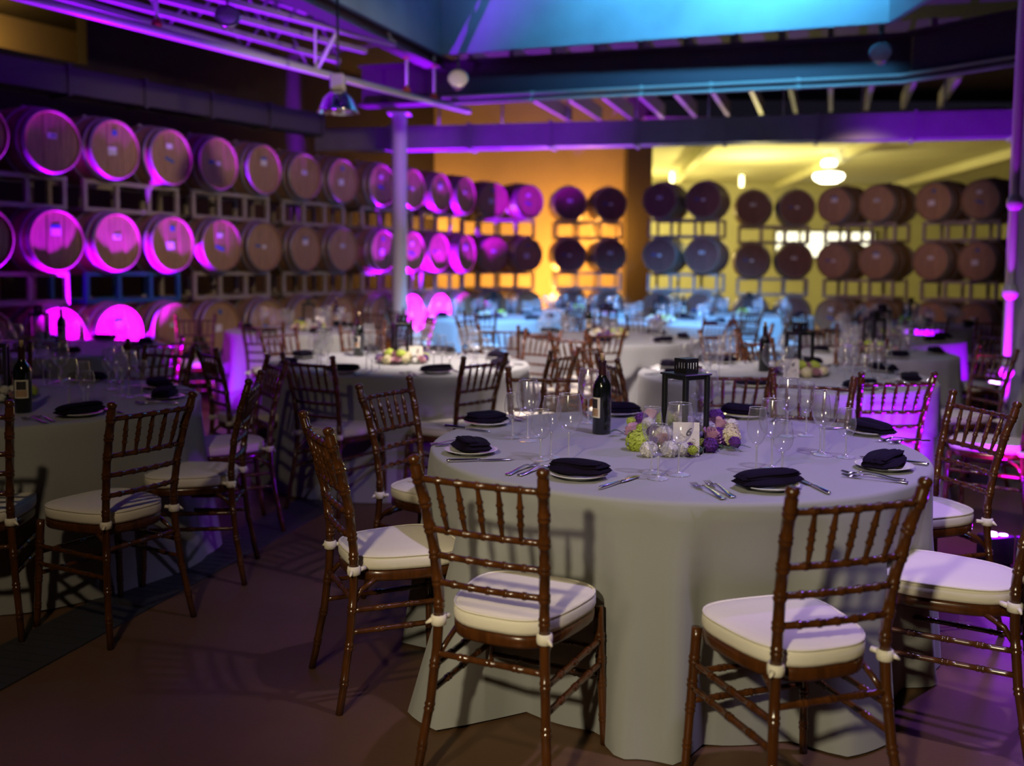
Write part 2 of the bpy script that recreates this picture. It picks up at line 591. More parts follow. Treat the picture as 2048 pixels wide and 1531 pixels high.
# conduit pair along the long beam
for (dz, dn, lab) in ((0.045, 0.15, 'upper thin conduit strapped along the long ceiling beam'), (-0.03, 0.17, 'lower thin conduit strapped along the long ceiling beam')):
    off = Vector((abd.y, -abd.x, 0)) * dn
    t = thing('conduit', lab, 'pipe')
    m = MB()
    m.tube([CA + off + Vector((0, 0, dz)), CB + off + Vector((0, 0, dz)), CB + off + rdir * 4.0 + Vector((0, 0, dz))], 0.018, 8)
    ob('run', m.mesh('conduit_run', PIPE), t)
    for fr in (0.22, 0.47, 0.62, 0.8):
        q = CA.lerp(CB, fr) + off + Vector((0, 0, dz))
        m = MB()
        m.tube([q - abd * 0.02, q + abd * 0.02], 0.027, 8)
        ob('coupling', m.mesh('conduit_coupling', PIPE), t)

# white column
cp = bp(799, 226, ZB)
colx = thing('steel_column', 'pale painted steel column standing before the magenta lit barrels', 'column', (cp.x, cp.y, 0))
m = MB()
m.lathe([(0.093, 0.0), (0.093, ZB - 0.02)], 24)
ob('shaft', m.mesh('column_shaft', WHITEP), colx)
m = MB()
m.cbox(-0.15, 0.15, -0.15, 0.15, 0, 0.02)
ob('base_plate', m.mesh('column_base', WHITEP), colx)
m = MB()
m.cbox(-0.14, 0.14, -0.14, 0.14, ZB - 0.02, ZB)
ob('cap_plate', m.mesh('column_cap', WHITEP), colx)

# sprinkler pipe at upper left with hangers, brace and red couplings
pz = 3.30
P0, P1 = bp(128, 15, pz), bp(938, 222, pz)
pd = (P1 - P0).normalized()
pipe = thing('sprinkler_pipe', 'long grey sprinkler pipe slanting across the upper left ceiling', 'pipe')
m = MB()
m.tube([P0 - pd * 3, P1], 0.038, 12)
ob('run', m.mesh('sprinkler_run', PIPE), pipe)
for px, py in ((316, 62), (815, 190), (870, 204)):
    q = P0 + pd * ((bp(px, py, pz) - P0).dot(pd))
    m = MB()
    m.tube([q + Vector((0, 0, 0.03)), q + Vector((0, 0, 0.62))], 0.016, 8)
    h = ob('hanger', m.mesh('pipe_hanger', PIPE), pipe)
    for zz in (0.06, 0.42):
        m = MB()
        m.lathe([(0.02, -0.03), (0.045, -0.02), (0.045, 0.0), (0.03, 0.03), (0.02, 0.03)], 10, Matrix.Translation(q + Vector((0, 0, zz))))
        ob('coupling', m.mesh('red_coupling', REDM), h)
q = P0 + pd * ((bp(620, 145, pz) - P0).dot(pd))
m = MB()
m.tube([q, q + Vector((0, 0, 0.8))], 0.012, 8)
ob('hanger', m.mesh('pipe_hanger_rod', PIPE), pipe)
m = MB()
m.tube([q, q + Vector((0.38, 0.1, 0.75))], 0.02, 8)
ob('brace', m.mesh('pipe_brace', PIPE), pipe)

# open-web roof joists over the left side
JO = mat('joist_steel', (0.34, 0.32, 0.38), 0.5)
sides = ['nearest the pipe', 'second from the pipe', 'third from the pipe', 'closest to the skylight']
for k, (ja, jb) in enumerate((((191, 15), (581, 126)), ((284, 15), (640, 112)), ((395, 15), (690, 92)), ((506, 15), (745, 77)))):
    a, b = bp(*ja, 3.72), bp(*jb, 3.72)
    jd = (b - a).normalized()
    a, b = a - jd * 5.0, b + jd * 0.3
    j = thing('roof_joist', 'violet lit open-web steel roof joist, ' + sides[k], 'joist', group='violet lit roof joists')
    for (nm, zz) in (('top_chord', 4.35), ('bottom_chord', 3.72)):
        m = MB()
        m.bar((a.x, a.y, zz), (b.x, b.y, zz), 0.07, 0.05)
        ob(nm, m.mesh(nm, JO), j)
    n = max(4, int((b - a).length / 0.5))
    for i in range(n):
        s0 = a.lerp(b, i / n)
        s1 = a.lerp(b, (i + 1) / n)
        m = MB()
        m.tube([(s0.x, s0.y, 3.72 if i % 2 else 4.33), (s1.x, s1.y, 4.33 if i % 2 else 3.72)], 0.014, 6)
        ob('web_rod', m.mesh('web_rod', JO), j)

# ceiling purlins between the beam and the tank room
udir = Vector((-abd.y, abd.x, 0))
names = ['first', 'second', 'third', 'fourth', 'fifth', 'sixth', 'seventh', 'eighth', 'ninth', 'tenth', 'eleventh', 'twelfth']
PURL = mat('purlin_steel', (0.36, 0.33, 0.30), 0.5)
for k in range(12):
    q = CA + abd * (0.15 + 0.52 * k)
    m = MB()
    m.bar((q.x + udir.x * 0.4, q.y + udir.y * 0.4, 3.98), (q.x + udir.x * 5.2, q.y + udir.y * 5.2, 3.98), 0.06, 0.22)
    o = ob('purlin', m.mesh('purlin', PURL))
    tag(o, 'steel ceiling purlin behind the long beam, ' + names[k] + ' from the left', 'beam', 'purlins behind the long beam')


def duct(name, p, q, zc, w_, h_, label, n, mats=DUCT):
    t = thing(name, label, 'duct')
    p, q = Vector(p), Vector(q)
    for i in range(n):
        a, b = p.lerp(q, i / n), p.lerp(q, (i + 1) / n)
        m = MB()
        m.bar((a.x, a.y, zc), (b.x, b.y, zc), w_, h_)
        ob('duct_section', m.mesh('duct_section', mats), t)
        d = (b - a).normalized()
        m = MB()
        m.bar((b.x - d.x * 0.02, b.y - d.y * 0.02, zc), (b.x + d.x * 0.02, b.y + d.y * 0.02, zc), w_ + 0.05, h_ + 0.05)
        ob('joint_flange', m.mesh('joint_flange', mats), t)
    return t


D0, D1 = bp(640, 283, 3.2), bp(2026, 249, 3.2)
dd = duct('air_duct', D0, D1, 3.2, 0.34, 0.31, 'long violet lit air duct across the back of the hall', 8)
# vent grille on the duct
v0, v1 = bp(907, 282, 3.2), bp(1012, 278, 3.2)
dn = (D1 - D0).normalized()
nn = Vector((dn.y, -dn.x, 0))
vg = thing('vent_box', 'violet lit vent box with grille under the far duct', 'vent', v0 + nn * 0.22)
v0l, v1l = Vector((0, 0, 0)), v1 - v0
m = MB()
m.bar(v0l, v1l, 0.08, 0.34)
ob('housing', m.mesh('vent_housing', DUCT), vg)
for k in range(9):
    m = MB()
    z = -0.12 + 0.03 * k
    a = v0l.lerp(v1l, 0.56) + nn * 0.047
    b = v0l.lerp(v1l, 0.93) + nn * 0.047
    m.bar(a + Vector((0, 0, z)), b + Vector((0, 0, z)), 0.014, 0.012)
    ob('slat', m.mesh('vent_slat', DUCT), vg)
# sprinkler line above the far duct
s0, s1 = bp(818, 262, 3.42), bp(2010, 218, 3.42)
sl = thing('sprinkler_pipe', 'thin sprinkler line hung above the far violet duct', 'pipe')
m = MB()
m.tube([s0, s1], 0.026, 8)
ob('run', m.mesh('far_sprinkler_run', PIPE), sl)
for k in range(8):
    q = s0.lerp(s1, 0.06 + 0.122 * k)
    m = MB()
    m.tube([q + Vector((0, 0, -0.10)), q + Vector((0, 0, 0.5))], 0.014, 6)
    m.lathe([(0.0, -0.14), (0.03, -0.135), (0.03, -0.125), (0.012, -0.10)], 8, Matrix.Translation(q))
    ob('sprinkler_drop', m.mesh('sprinkler_drop', PIPE), sl)
# left duct above the barrels
e0, e1 = bp(15, 145, 3.25), bp(628, 250, 3.25)
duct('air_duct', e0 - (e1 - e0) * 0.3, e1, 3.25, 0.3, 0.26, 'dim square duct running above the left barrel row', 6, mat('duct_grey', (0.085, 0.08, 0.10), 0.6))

# ------------------------------------------------------------------ chair
ZK = [0.0, 0.10, 0.25, 0.42, 0.52, 0.65, 0.78, 0.905]
XK = [0.200, 0.190, 0.174, 0.162, 0.160, 0.166, 0.176, 0.188]
YK = [-0.252, -0.233, -0.208, -0.192, -0.192, -0.207, -0.237, -0.275]


def ip(z, K):
    for i in range(len(ZK) - 1):
        if z <= ZK[i + 1]:
            t = (z - ZK[i]) / (ZK[i + 1] - ZK[i])
            t = t * t * (3 - 2 * t) * 0.35 + t * 0.65
            return K[i] + (K[i + 1] - K[i]) * t
    return K[-1]


def bamboo(path, r, rings, seg=10, rr=1.22, taper0=1.0, taper1=1.0, double=True):
    """tube with bamboo node rings; path(t) for t in 0..1, rings = list of t"""
    Lp = sum((Vector(path((i + 1) / 20)) - Vector(path(i / 20))).length for i in range(20))
    ts = {i / 12: 1.0 for i in range(13)}
    for c in rings:
        subs = (-0.007, 0.007) if double else (0.0,)
        for sdx in subs:
            for d, k in ((-0.006, 1.0), (-0.003, rr), (0.003, rr), (0.006, 1.0)):
                t = c + (sdx + d) / Lp
                if 0 < t < 1:
                    ts[t] = max(k, ts.get(t, 0))
    keys = sorted(ts)
    pts = [path(t) for t in keys]
    rad = [r * ts[t] * (taper0 + (taper1 - taper0) * t) for t in keys]
    return pts, rad


def make_chair():
    t = tmpl('chiavari_chair')
    rail_z = [0.868, 0.722, 0.645, 0.566]
    for s_ in (-1, 1):
        pth = lambda q, s_=s_: (s_ * ip(q * 0.905, XK), ip(q * 0.905, YK), q * 0.905)
        rings = [z / 0.905 for z in (0.10, 0.21, 0.33, 0.50, 0.566, 0.645, 0.722, 0.795, 0.868)]
        pts, rad = bamboo(pth, 0.0155, rings, 10, 1.16, 0.80, 1.05)
        # turned finial
        e = Vector(pts[-1])
        d = (Vector(pts[-1]) - Vector(pts[-2])).normalized()
        for (h, r_) in ((0.004, 0.0125), (0.009, 0.0165), (0.018, 0.0185), (0.026, 0.0155), (0.030, 0.007)):
            pts.append(e + d * h)
            rad.append(r_)
        m = MB()
        m.tube(pts, rad, 10)
        ob('back_post', m.mesh('back_post', WOOD), t)
        # front leg
        pth = lambda q, s_=s_: (s_ * (0.198 - 0.022 * q), 0.192 - 0.012 * q, q * 0.43)
        pts, rad = bamboo(pth, 0.0155, [0.2, 0.45, 0.62, 0.78], 10, 1.16, 0.78, 1.0)
        m = MB()
        m.tube(pts, rad, 10)
        ob('leg', m.mesh('front_leg', WOOD), t)
    for i, z in enumerate(rail_z):
        hx, y = ip(z, XK), ip(z, YK)
        pth = lambda q, hx=hx, y=y, z=z: (-hx + 2 * hx * q, y - 0.012 * (1 - (2 * q - 1) ** 2), z)
        pts, rad = bamboo(pth, 0.0098, [0.17, 0.34, 0.5, 0.66, 0.83], 8, 1.28, double=False)
        m = MB()
        m.tube(pts, rad, 8)
        ob('top_rail' if i == 0 else 'back_rail', m.mesh('back_rail', WOOD), t)
    for k in range(5):
        q = 0.17 + 0.165 * k
        z0, z1 = rail_z[1], rail_z[0]
        a = Vector((-ip(z0, XK) * 0.97 + 2 * ip(z0, XK) * 0.97 * q, ip(z0, YK) - 0.010, z0))
        b = Vector((-ip(z1, XK) + 2 * ip(z1, XK) * q, ip(z1, YK) - 0.010, z1))
        prof = [(0.0, .0062), (.12, .0066), (.30, .0085), (.33, .0115), (.36, .0088), (.47, .0085), (.50, .0115), (.53, .0088), (.64, .0085), (.67, .0115), (.70, .0085), (.88, .0066), (1.0, .0062)]
        m = MB()
        m.tube([a.lerp(b, p) for p, _ in prof], [r_ for _, r_ in prof], 8)
        ob('spindle', m.mesh('spindle', WOOD), t)

    def rung(a, b, n):
        a, b = Vector(a), Vector(b)
        pts, rad = bamboo(lambda q: a.lerp(b, q), 0.0092, [(i + 1) / (n + 1) for i in range(n)], 8, 1.2)
        m = MB()
        m.tube(pts, rad, 8)
        ob('rung', m.mesh('rung', WOOD), t)
    for s_ in (-1, 1):
        for z in (0.325, 0.255):
            q = z / 0.43
            rung((s_ * ip(z, XK), ip(z, YK), z), (s_ * (0.198 - 0.022 * q), 0.192 - 0.012 * q, z), 3)
    rung((-ip(.36, XK), ip(.36, YK), .36), (ip(.36, XK), ip(.36, YK), .36), 3)
    for z in (0.30, 0.215):
        q = z / 0.43
        rung((-(0.198 - 0.022 * q), 0.192 - 0.012 * q, z), (0.198 - 0.022 * q, 0.192 - 0.012 * q, z), 3)
    # curved corner braces under the seat
    for s_ in (-1, 1):
        m = MB()
        m.tube([(s_ * 0.165, -0.195, 0.345), (s_ * 0.150, -0.165, 0.385), (s_ * 0.145, -0.11, 0.415)], 0.009, 6)
        ob('corner_brace', m.mesh('corner_brace', WOOD), t)

    def outline(sc, n=40):
        r_ = []
        for k in range(n):
            a = 2 * PI * k / n
            c, s = math.cos(a), math.sin(a)
            y = 0.196 * math.copysign(abs(s) ** 0.62, s)
            hw = 0.182 + 0.026 * (y / 0.196)
            x = hw * math.copysign(abs(c) ** 0.62, c)
            r_.append((x * sc, y * sc + 0.008))
        return r_

    def stack(rows, n=40):
        vs, fs = [], []
        for sc, z in rows:
            vs += [(x, y, z) for x, y in outline(sc, n)]
        for i in range(len(rows) - 1):
            for k in range(n):
                k2 = (k + 1) % n
                fs.append((i * n + k, i * n + k2, (i + 1) * n + k2, (i + 1) * n + k))
        fs.append(tuple(range(n - 1, -1, -1)))
        fs.append(tuple((len(rows) - 1) * n + k for k in range(n)))
        return vs, fs
    m = MB()
    m.add(*stack([(0.90, 0.405), (0.985, 0.407), (1.0, 0.415), (1.0, 0.436), (0.97, 0.442)]))
    ob('seat_frame', m.mesh('seat_frame', WOOD), t)
    m = MB()
    m.add(*stack([(0.94, 0.442), (0.995, 0.445), (1.012, 0.455), (1.014, 0.474), (0.995, 0.487), (0.93, 0.493), (0.7, 0.498), (0.35, 0.500), (0.02, 0.500)]))
    cu = ob('cushion', m.mesh('cushion', CUSH), t)
    o1 = outline(0.995)
    m = MB()
    m.tube([(x, y, 0.488) for x, y in o1 + o1[:1]], 0.004, 6, False)
    ob('piping', m.mesh('cushion_piping', CUSH), cu)
    for s_ in (-1, 1):
        c = Vector((s_ * ip(.455, XK), ip(.455, YK), 0))
        m = MB()
        m.lathe([(0.0165, .440), (0.0215, .443), (0.0225, .455), (0.0215, .468), (0.0165, .470)], 12, Matrix.Translation(c))
        m.tube([c + Vector((0, 0.018, .455)), c + Vector((-s_ * 0.012, 0.04, .457))], 0.008, 6)
        m.tube([c + Vector((s_ * 0.016, -0.012, .455)), c + Vector((s_ * 0.030, -0.020, .446))], [0.008, 0.003], 6)
        ob('tie', m.mesh('cushion_tie', CUSH), cu)
    remember(t)
    return t


def make_far_chair(src):
    """the same chair for the far tables: frame and cushion only"""
    t = tmpl('chiavari_chair')
    fr, cu = MB(), MB()
    for o in src.children:
        tgt = cu if o.name.startswith('cushion') else fr
        for x in [o] + list(o.children):
            if x.name.startswith(('piping', 'rung')) and x.name.startswith('piping'):
                continue
            me = x.data
            tgt.add([v.co for v in me.vertices], [list(p.vertices) for p in me.polygons], True)
    ob('frame', fr.mesh('chair_frame', WOOD), t)
    ob('cushion', cu.mesh('chair_cushion', CUSH), t)
    remember(t)
    return t


CHAIR = make_chair()
FCHAIR = make_far_chair(CHAIR)


# ------------------------------------------------------------------ tables
def cloth_mesh(Rt, seed, flare=0.085, amp=0.022, lean=None, dents=()):
    rnd = random.Random(seed)
    N = 176
    comps = [(k, rnd.uniform(0, 2 * PI), rnd.uniform(0.4, 1.0)) for k in (5, 9, 13, 17, 22)]
    vs, fs = [], []
    rows = []
    H = 0.765
    for r_ in (0.25, 0.55, 0.80, 0.93):
        rows.append(('top', r_ * Rt))
    rows.append(('edge', Rt - 0.012, 0.0))
    rows.append(('edge', Rt - 0.003, -0.004))
    rows.append(('edge', Rt + 0.003, -0.014))
    nd = 16
    for i in range(nd):
        rows.append(('drape', (i + 1) / nd))
    vs.append((0, 0, H))
    for row in rows:
        for k in range(N):
            a = 2 * PI * k / N
            c, s = math.cos(a), math.sin(a)
            if row[0] == 'top':
                rr, z = row[1], H
            elif row[0] == 'edge':
                rr, z = row[1], H + row[2]
            else:
                t = row[1]
                fold = sum(w_ * math.sin(kk * a + ph) for kk, ph, w_ in comps) / 2.2
                sharp = math.copysign(abs(fold) ** 0.8, fold)
                fl = flare
                if lean:
                    fl += lean[1] * max(0, math.cos(a - lean[0])) ** 8
                dm = 1.0
                for dg in dents:
                    da = (a - R(dg) + PI) % (2 * PI) - PI
                    dm = min(dm, max(0.0, min(1.0, (abs(da) - R(9)) / R(6))))
                rr = Rt + 0.004 - 0.07 * (1 - dm) * min(1.0, t * 3.0) + dm * (fl * t ** 1.3 + amp * sharp * min(1.0, 0.12 + t * 1.1))
                z = H - 0.016 - t * (H - 0.022) + 0.006 * fold * t
            vs.append((rr * c, rr * s, max(z, 0.004)))
    for k in range(N):
        fs.append((0, 1 + k, 1 + (k + 1) % N))
    for i in range(len(rows) - 1):
        for k in range(N):
            k2 = (k + 1) % N
            b0, b1 = 1 + i * N, 1 + (i + 1) * N
            fs.append((b0 + k, b1 + k, b1 + k2, b0 + k2))
    m = MB()
    m.add(vs, fs, True)
    return m.mesh('tablecloth', CLOTH)


TW = mat('table_plywood', (0.35, 0.24, 0.14), 0.6)
TOPZ = 0.765
TABLES = {}


def table(key, x, y, Rt, label, phrase, seed, full=True, **kw):
    t = thing('banquet_table', label, 'table', (x, y, 0))
    ob('tablecloth', cloth_mesh(Rt, seed, **kw), t)
    m = MB()
    m.lathe([(0.0, 0.735), (Rt - 0.02, 0.735), (Rt - 0.012, 0.74), (Rt - 0.012, 0.757), (Rt - 0.02, 0.761), (0.0, 0.761)], 40)
    ob('tabletop', m.mesh('tabletop', TW), t)
    for k in range(4):
        a = PI / 4 + k * PI / 2
        m = MB()
        m.tube([(Rt * .6 * math.cos(a), Rt * .6 * math.sin(a), 0), (Rt * .6 * math.cos(a), Rt * .6 * math.sin(a), 0.735)], 0.016, 8)
        ob('leg', m.mesh('table_leg', BLACKM), t)
    TABLES[key] = (x, y, Rt, phrase)
    return t


table('T6', 0.616, 3.71, 0.92, 'round grey-clothed table nearest the camera, with number card 6', 'the front table', 1, flare=0.055, amp=0.032, lean=(R(218), 0.15), dents=(-122, -83, -40, 11, 46, 115, 152, 199))
table('T5', -0.80, 6.85, 0.92, 'round grey-clothed table left of centre, with number card 5', 'the table left of centre', 2)
table('T4', 1.74, 6.25, 0.92, 'round table with violet lit drape, with number card 4', 'the table right of centre', 3)
table('T8', -2.50, 4.80, 0.92, 'dark grey-clothed round table cut off by the left edge', 'the dark left foreground table', 4)
table('T9', -3.72, 7.80, 0.92, 'round table right below the magenta lit barrels at left', 'the table below the magenta barrels', 5)
table('T10', -2.20, 10.20, 0.77, 'round table with violet lit cloth left of the white column', 'the violet table left of the column', 6)
table('T7', 0.88, 9.45, 0.92, 'pale lit round table straight behind the table numbered 6', 'the pale table behind table 6', 7)
table('R2', 2.98, 7.95, 0.61, 'small dim round table just behind and right of table 4', 'the small table right of table 4', 8)
table('R3', 3.68, 9.75, 0.77, 'round violet topped table at right beside the pink lit chair', 'the violet topped table at right', 9)
table('R4', 4.95, 12.2, 0.92, 'round dim table at far right near the tan barrels', 'the far right table', 10)
table('F1', -0.25, 13.1, 0.92, 'round blue lit table just right of the white column', 'the blue table by the column', 11)
table('F2', 1.05, 15.2, 0.92, 'round blue lit table farthest back by the orange wall', 'the blue table by the orange wall', 12)
table('F3', 1.85, 12.2, 0.92, 'round blue lit table behind the pale middle table', 'the blue table behind the pale table', 13)
table('F4', 3.45, 14.3, 0.92, 'round blue lit table in front of the pillar and dark barrels', 'the blue table near the pillar', 14)


def side_of(ang):
    k = int(round((math.degrees(ang) % 360) / 45)) % 8
    return ['right', 'back right', 'back', 'back left', 'left', 'front left', 'front', 'front right'][k]


# ------------------------------------------------------------------ chairs placed around the tables
CH_LIST = []
CH_SIDE = {}


def put_chair(key, x, y, rz, far=False, label=None):
    tx, ty, Rt, ph = TABLES[key]
    sd_ = side_of(math.atan2(y - ty, x - tx))
    for c in CH_LIST:                      # keep neighbouring chairs apart
        d = math.hypot(c[2] - x, c[3] - y)
        if d < 0.50:
            if label is None and d < 0.40:
                return
            k = (0.50 - d) / max(d, 1e-3)
            x, y = x + (x - c[2]) * k, y + (y - c[3]) * k
    for kk, (ax, ay, ar, _p) in TABLES.items():
        d = math.hypot(ax - x, ay - y)
        if kk != key and d < ar + 0.22:
            k = (ar + 0.22 - d) / d
            x, y = x + (x - ax) * k, y + (y - ay) * k
    CH_LIST.append((key, sd_, x, y, rz, far, label))


def chair_px(key, l, r_, face=None, label=None, mix=0.5, mind=1.06):
    """from the two back-post tops (z 0.92)"""
    tx, ty, Rt, ph = TABLES[key]
    a, b = bp(l[0], l[1], 0.925), bp(r_[0], r_[1], 0.925)
    mid = (a + b) / 2
    d = b - a
    f = Vector((-d.y, d.x, 0)).normalized()
    to = Vector((tx - mid.x, ty - mid.y, 0))
    if f.dot(to) < 0:
        f = -f
    f = (f * (1 - mix) + to.normalized() * mix).normalized()
    c = mid + f * 0.278
    v = Vector((c.x - tx, c.y - ty, 0))
    lim = Rt + mind - 0.92
    if v.length < lim:
        c = Vector((tx, ty, 0)) + v.normalized() * lim
    rz = math.atan2(f.y, f.x) - PI / 2
    return put_chair(key, c.x, c.y, rz, label=label)


def chair_at(key, deg, dist, twist=0.0, far=False, label=None):
    tx, ty, Rt, ph = TABLES[key]
    a = R(deg)
    x, y = tx + dist * math.cos(a), ty + dist * math.sin(a)
    return put_chair(key, x, y, a + PI / 2 + R(twist), far, label)


B = 'glossy brown bamboo-style chair with cream cushion, '
chair_px('T6', (838, 916), (1076, 941), label=B + 'its back to the camera, nearest in centre', mix=0.0, mind=1.08)
chair_px('T6', (1592, 979), (1843, 961), label=B + 'its back to the camera, nearest at right', mix=0.0, mind=1.08)
chair_px('T6', (620, 828), (662, 855), label=B + 'seen side-on at the left of table 6', mix=0.0, mind=1.08)
chair_px('T6', (727, 770), (812, 756), label=B + 'at back left of table 6', mix=0.2)
chair_px('T6', (1896, 784), (2011, 806), label=B + 'violet lit seat, at back right of table 6', mix=0.2)
_c = bp(1905, 1143, 0.485)
_t = math.atan2(TABLES['T6'][1] - _c.y, TABLES['T6'][0] - _c.x)
put_chair('T6', _c.x, _c.y, _t - PI / 2 + R(8), label=B + 'cut off by the right edge at table 6')
chair_px('T6', (1064, 744), (1198, 748), label=B + 'behind the wine bottle of table 6', mix=0.3)
chair_px('T6', (1503, 756), (1653, 762), label=B + 'behind the glasses of table 6', mix=0.3)
chair_px('T4', (1726, 746), (1865, 746), label='bamboo-style chair glowing pink-red in violet light beside table 6', mix=0.1)
chair_px('T4', (1414, 735), (1532, 735), mix=0.2)
chair_px('T4', (1262, 704), (1297, 717), mix=0.3)
chair_px('T4', (1249, 690), (1301, 686), mix=0.5)
chair_px('T4', (1407, 662), (1463, 658), mix=0.4)
chair_at('T4', -38, 1.24)
chair_at('T4', 12, 1.28)
chair_at('T4', 52, 1.20)
chair_px('T5', (588, 703), (684, 710), mix=0.1)
chair_px('T5', (923, 716), (1016, 706), mix=0.1)
chair_px('T5', (1074, 701), (1127, 693), mix=0.4)
chair_px('T5', (427, 688), (469, 696), mix=0.5)
chair_px('T5', (520, 660), (590, 655), mix=0.4)
chair_px('T5', (690, 651), (760, 651), mix=0.4)
chair_at('T5', 48, 1.3)
chair_px('T8', (240, 806), (371, 788), label=B + 'back to camera at the dark left table', mix=0.0)
chair_px('T8', (504, 761), (515, 743), mix=0.2)
chair_px('T8', (425, 712), (478, 728), mix=0.5)
chair_px('T8', (246, 696), (346, 702), mix=0.4)
put_chair('T8', -2.09, 3.82, R(14.5), label=B + 'cut off by the left edge')
chair_px('T9', (271, 677), (351, 675), mix=0.5)
chair_px('T9', (357, 631), (424, 629), mix=0.5)
chair_at('T9', -75, 1.25)
chair_at('T9', -20, 1.28)
chair_at('T9', -130, 1.25)
for dg in (-100, -45, 10, 60, 215):
    chair_at('T10', dg + 8, 1.12)
chair_px('T7', (1111, 665), (1166, 671), mix=0.4)
chair_px('T7', (1168, 661), (1253, 657), mix=0.3)
chair_px('T7', (966, 651), (1026, 651), mix=0.5)
chair_px('T7', (1336, 637), (1394, 641), mix=0.5)
chair_at('T7', 95, 1.3)
chair_at('T7', 150, 1.3)
chair_at('T7', -15, 1.3)
for dg in (-155, 20, 95):
    chair_at('R2', dg, 0.98)
chair_at('R3', -112, 1.15)
chair_at('R3', 48, 1.12, 0, label='pink lit bamboo-style chair behind the violet topped table at right')
chair_at('R3', -25, 1.15)
chair_at('R3', 170, 1.15)
for dg in (-130, -80, -35, 15, 150, 195):
    chair_at('R4', dg, 1.3, 0, True)
for dg in (-140, -95, -50, -5, 40, 150):
    chair_at('F1', dg, 1.28, random.uniform(-8, 8), True)
for dg in (-150, -100, -55, 0, 170):
    chair_at('F2', dg, 1.28, random.uniform(-8, 8), True)
for dg in (-105, -60, -15, 30, 75, 170):
    chair_at('F3', dg, 1.28, random.uniform(-8, 8), True)
for dg in (-120, -75, -30, 15, 195):
    chair_at('F4', dg, 1.28, random.uniform(-8, 8), True)

for (key, sd_, x, y, rz, far, label) in CH_LIST:
    if label is None:
        same = sorted([c[2] / c[3] for c in CH_LIST if c[0] == key and c[1] == sd_ and c[6] is None])
        i, n = same.index(x / y), len(same)
        extra = '' if n == 1 else ['left-hand ', 'right-hand ', ''][i] if n == 2 else ['leftmost ', 'middle ', 'rightmost '][i]
        label = extra + 'brown cushioned chair, ' + sd_ + ' of ' + TABLES[key][3]
    place(FCHAIR if far else CHAIR, label, 'chair', (x, y, 0), rz, 'brown banquet chairs with cream cushions')

# ------------------------------------------------------------------ wine barrels and racks
RY = Matrix.Rotation(-PI / 2, 4, 'X')


def brad(y):
    return 0.283 + 0.055 * (1 - (y / 0.46) ** 2)


def barrel_meshes():
    d = {}
    prof = [(0.266, -0.425), (0.268, -0.46), (0.283, -0.46)]
    for i in range(1, 16):
        y = -0.46 + 0.92 * i / 16
        prof.append((brad(y), y))
    prof += [(0.283, 0.46), (0.268, 0.46), (0.266, 0.425)]
    m = MB()
    m.lathe(prof, 32, RY)
    m.lathe([(0.0, -0.425), (0.268, -0.425)], 32, RY, False)
    d['body'] = m.mesh('barrel_body', STAVE)
    d['hoops'] = []
    for y in (-0.435, -0.355, -0.18, 0.18, 0.355, 0.435):
        a, b = y - 0.02, y + 0.02
        m = MB()
        m.lathe([(brad(a) - 0.002, a), (brad(a) + 0.0045, a), (brad(b) + 0.0045, b), (brad(b) - 0.002, b)], 32, RY)
        d['hoops'].append(m.mesh('hoop', HOOP))
    for key, mt in (('oak', OAK), ('stained', WINED)):
        bl = []
        n = 9
        rr = 0.267
        for i in range(n):
            xa = -rr + 2 * rr * i / n + 0.0012
            xb = -rr + 2 * rr * (i + 1) / n - 0.0012
            xs = [xa + (xb - xa) * j / 4 for j in range(5)]
            top = [(x, math.sqrt(max(rr * rr - x * x, 1e-5))) for x in xs]
            loop = top + [(x, -z) for x, z in reversed(top)]
            k = len(loop)
            dep = 0.434 + 0.002 * ((i * 7) % 3)
            vs = [(x, 0.41, z) for x, z in loop] + [(x, dep, z) for x, z in loop]
            fs = [tuple(range(k)), tuple(range(2 * k - 1, k - 1, -1))]
            fs += [(j, j + k, (j + 1) % k + k, (j + 1) % k) for j in range(k)]
            m = MB()
            m.add(vs, fs, False)
            bl.append(m.mesh('head_board', mt))
        d['boards_' + key] = bl
    m = MB()
    m.lathe([(0.0, 0.36), (0.022, 0.358), (0.026, 0.335), (0.026, 0.32)], 12)
    d['bung'] = m.mesh('bung', mat('bung_silicone', (0.45, 0.43, 0.42), 0.6))
    return d


BMSH = barrel_meshes()


def sticker(x, z, w_, h_, rot, mt):
    m = MB()
    m.box(-w_ / 2, w_ / 2, 0.436, 0.4395, -h_ / 2, h_ / 2)
    M = Matrix.Translation((x, 0, z)) @ Matrix.Rotation(rot, 4, 'Y')
    m.v = [tuple(M @ Vector(p)) for p in m.v]
    return m.mesh('sticker', mt)


STV = [
    [(0.0, 0.08, 0.10, 0.07, 0.0, STICK), (0.0, 0.125, 0.10, 0.03, 0.0, STICKB)],
    [(0.02, 0.11, 0.08, 0.05, 0.05, STICK), (0.02, -0.03, 0.13, 0.03, -0.3, STICKB)],
    [(0.0, 0.05, 0.09, 0.05, 0.0, STICK), (-0.01, 0.055, 0.05, 0.025, 0.0, STICKB)],
    [(0.0, 0.0, 0.06, 0.04, 0.0, STICK), (0.10, 0.01, 0.07, 0.03, 0.05, STICKB)],
    [(0.03, -0.02, 0.10, 0.08, 0.1, STICK), (0.0, 0.16, 0.05, 0.05, 0.0, STICKB)],
]


def make_barrel(kind, var):
    t = tmpl('wine_barrel')
    ob('body', BMSH['body'], t)
    for h in BMSH['hoops']:
        ob('hoop', h, t)
    for h in BMSH['boards_' + kind]:
        ob('head_board', h, t)
    ob('bung', BMSH['bung'], t)
    for (x, z, w_, h_, r_, mt) in STV[var]:
        ob('sticker', sticker(x, z, w_, h_, r_, mt), t)
    remember(t)
    return t


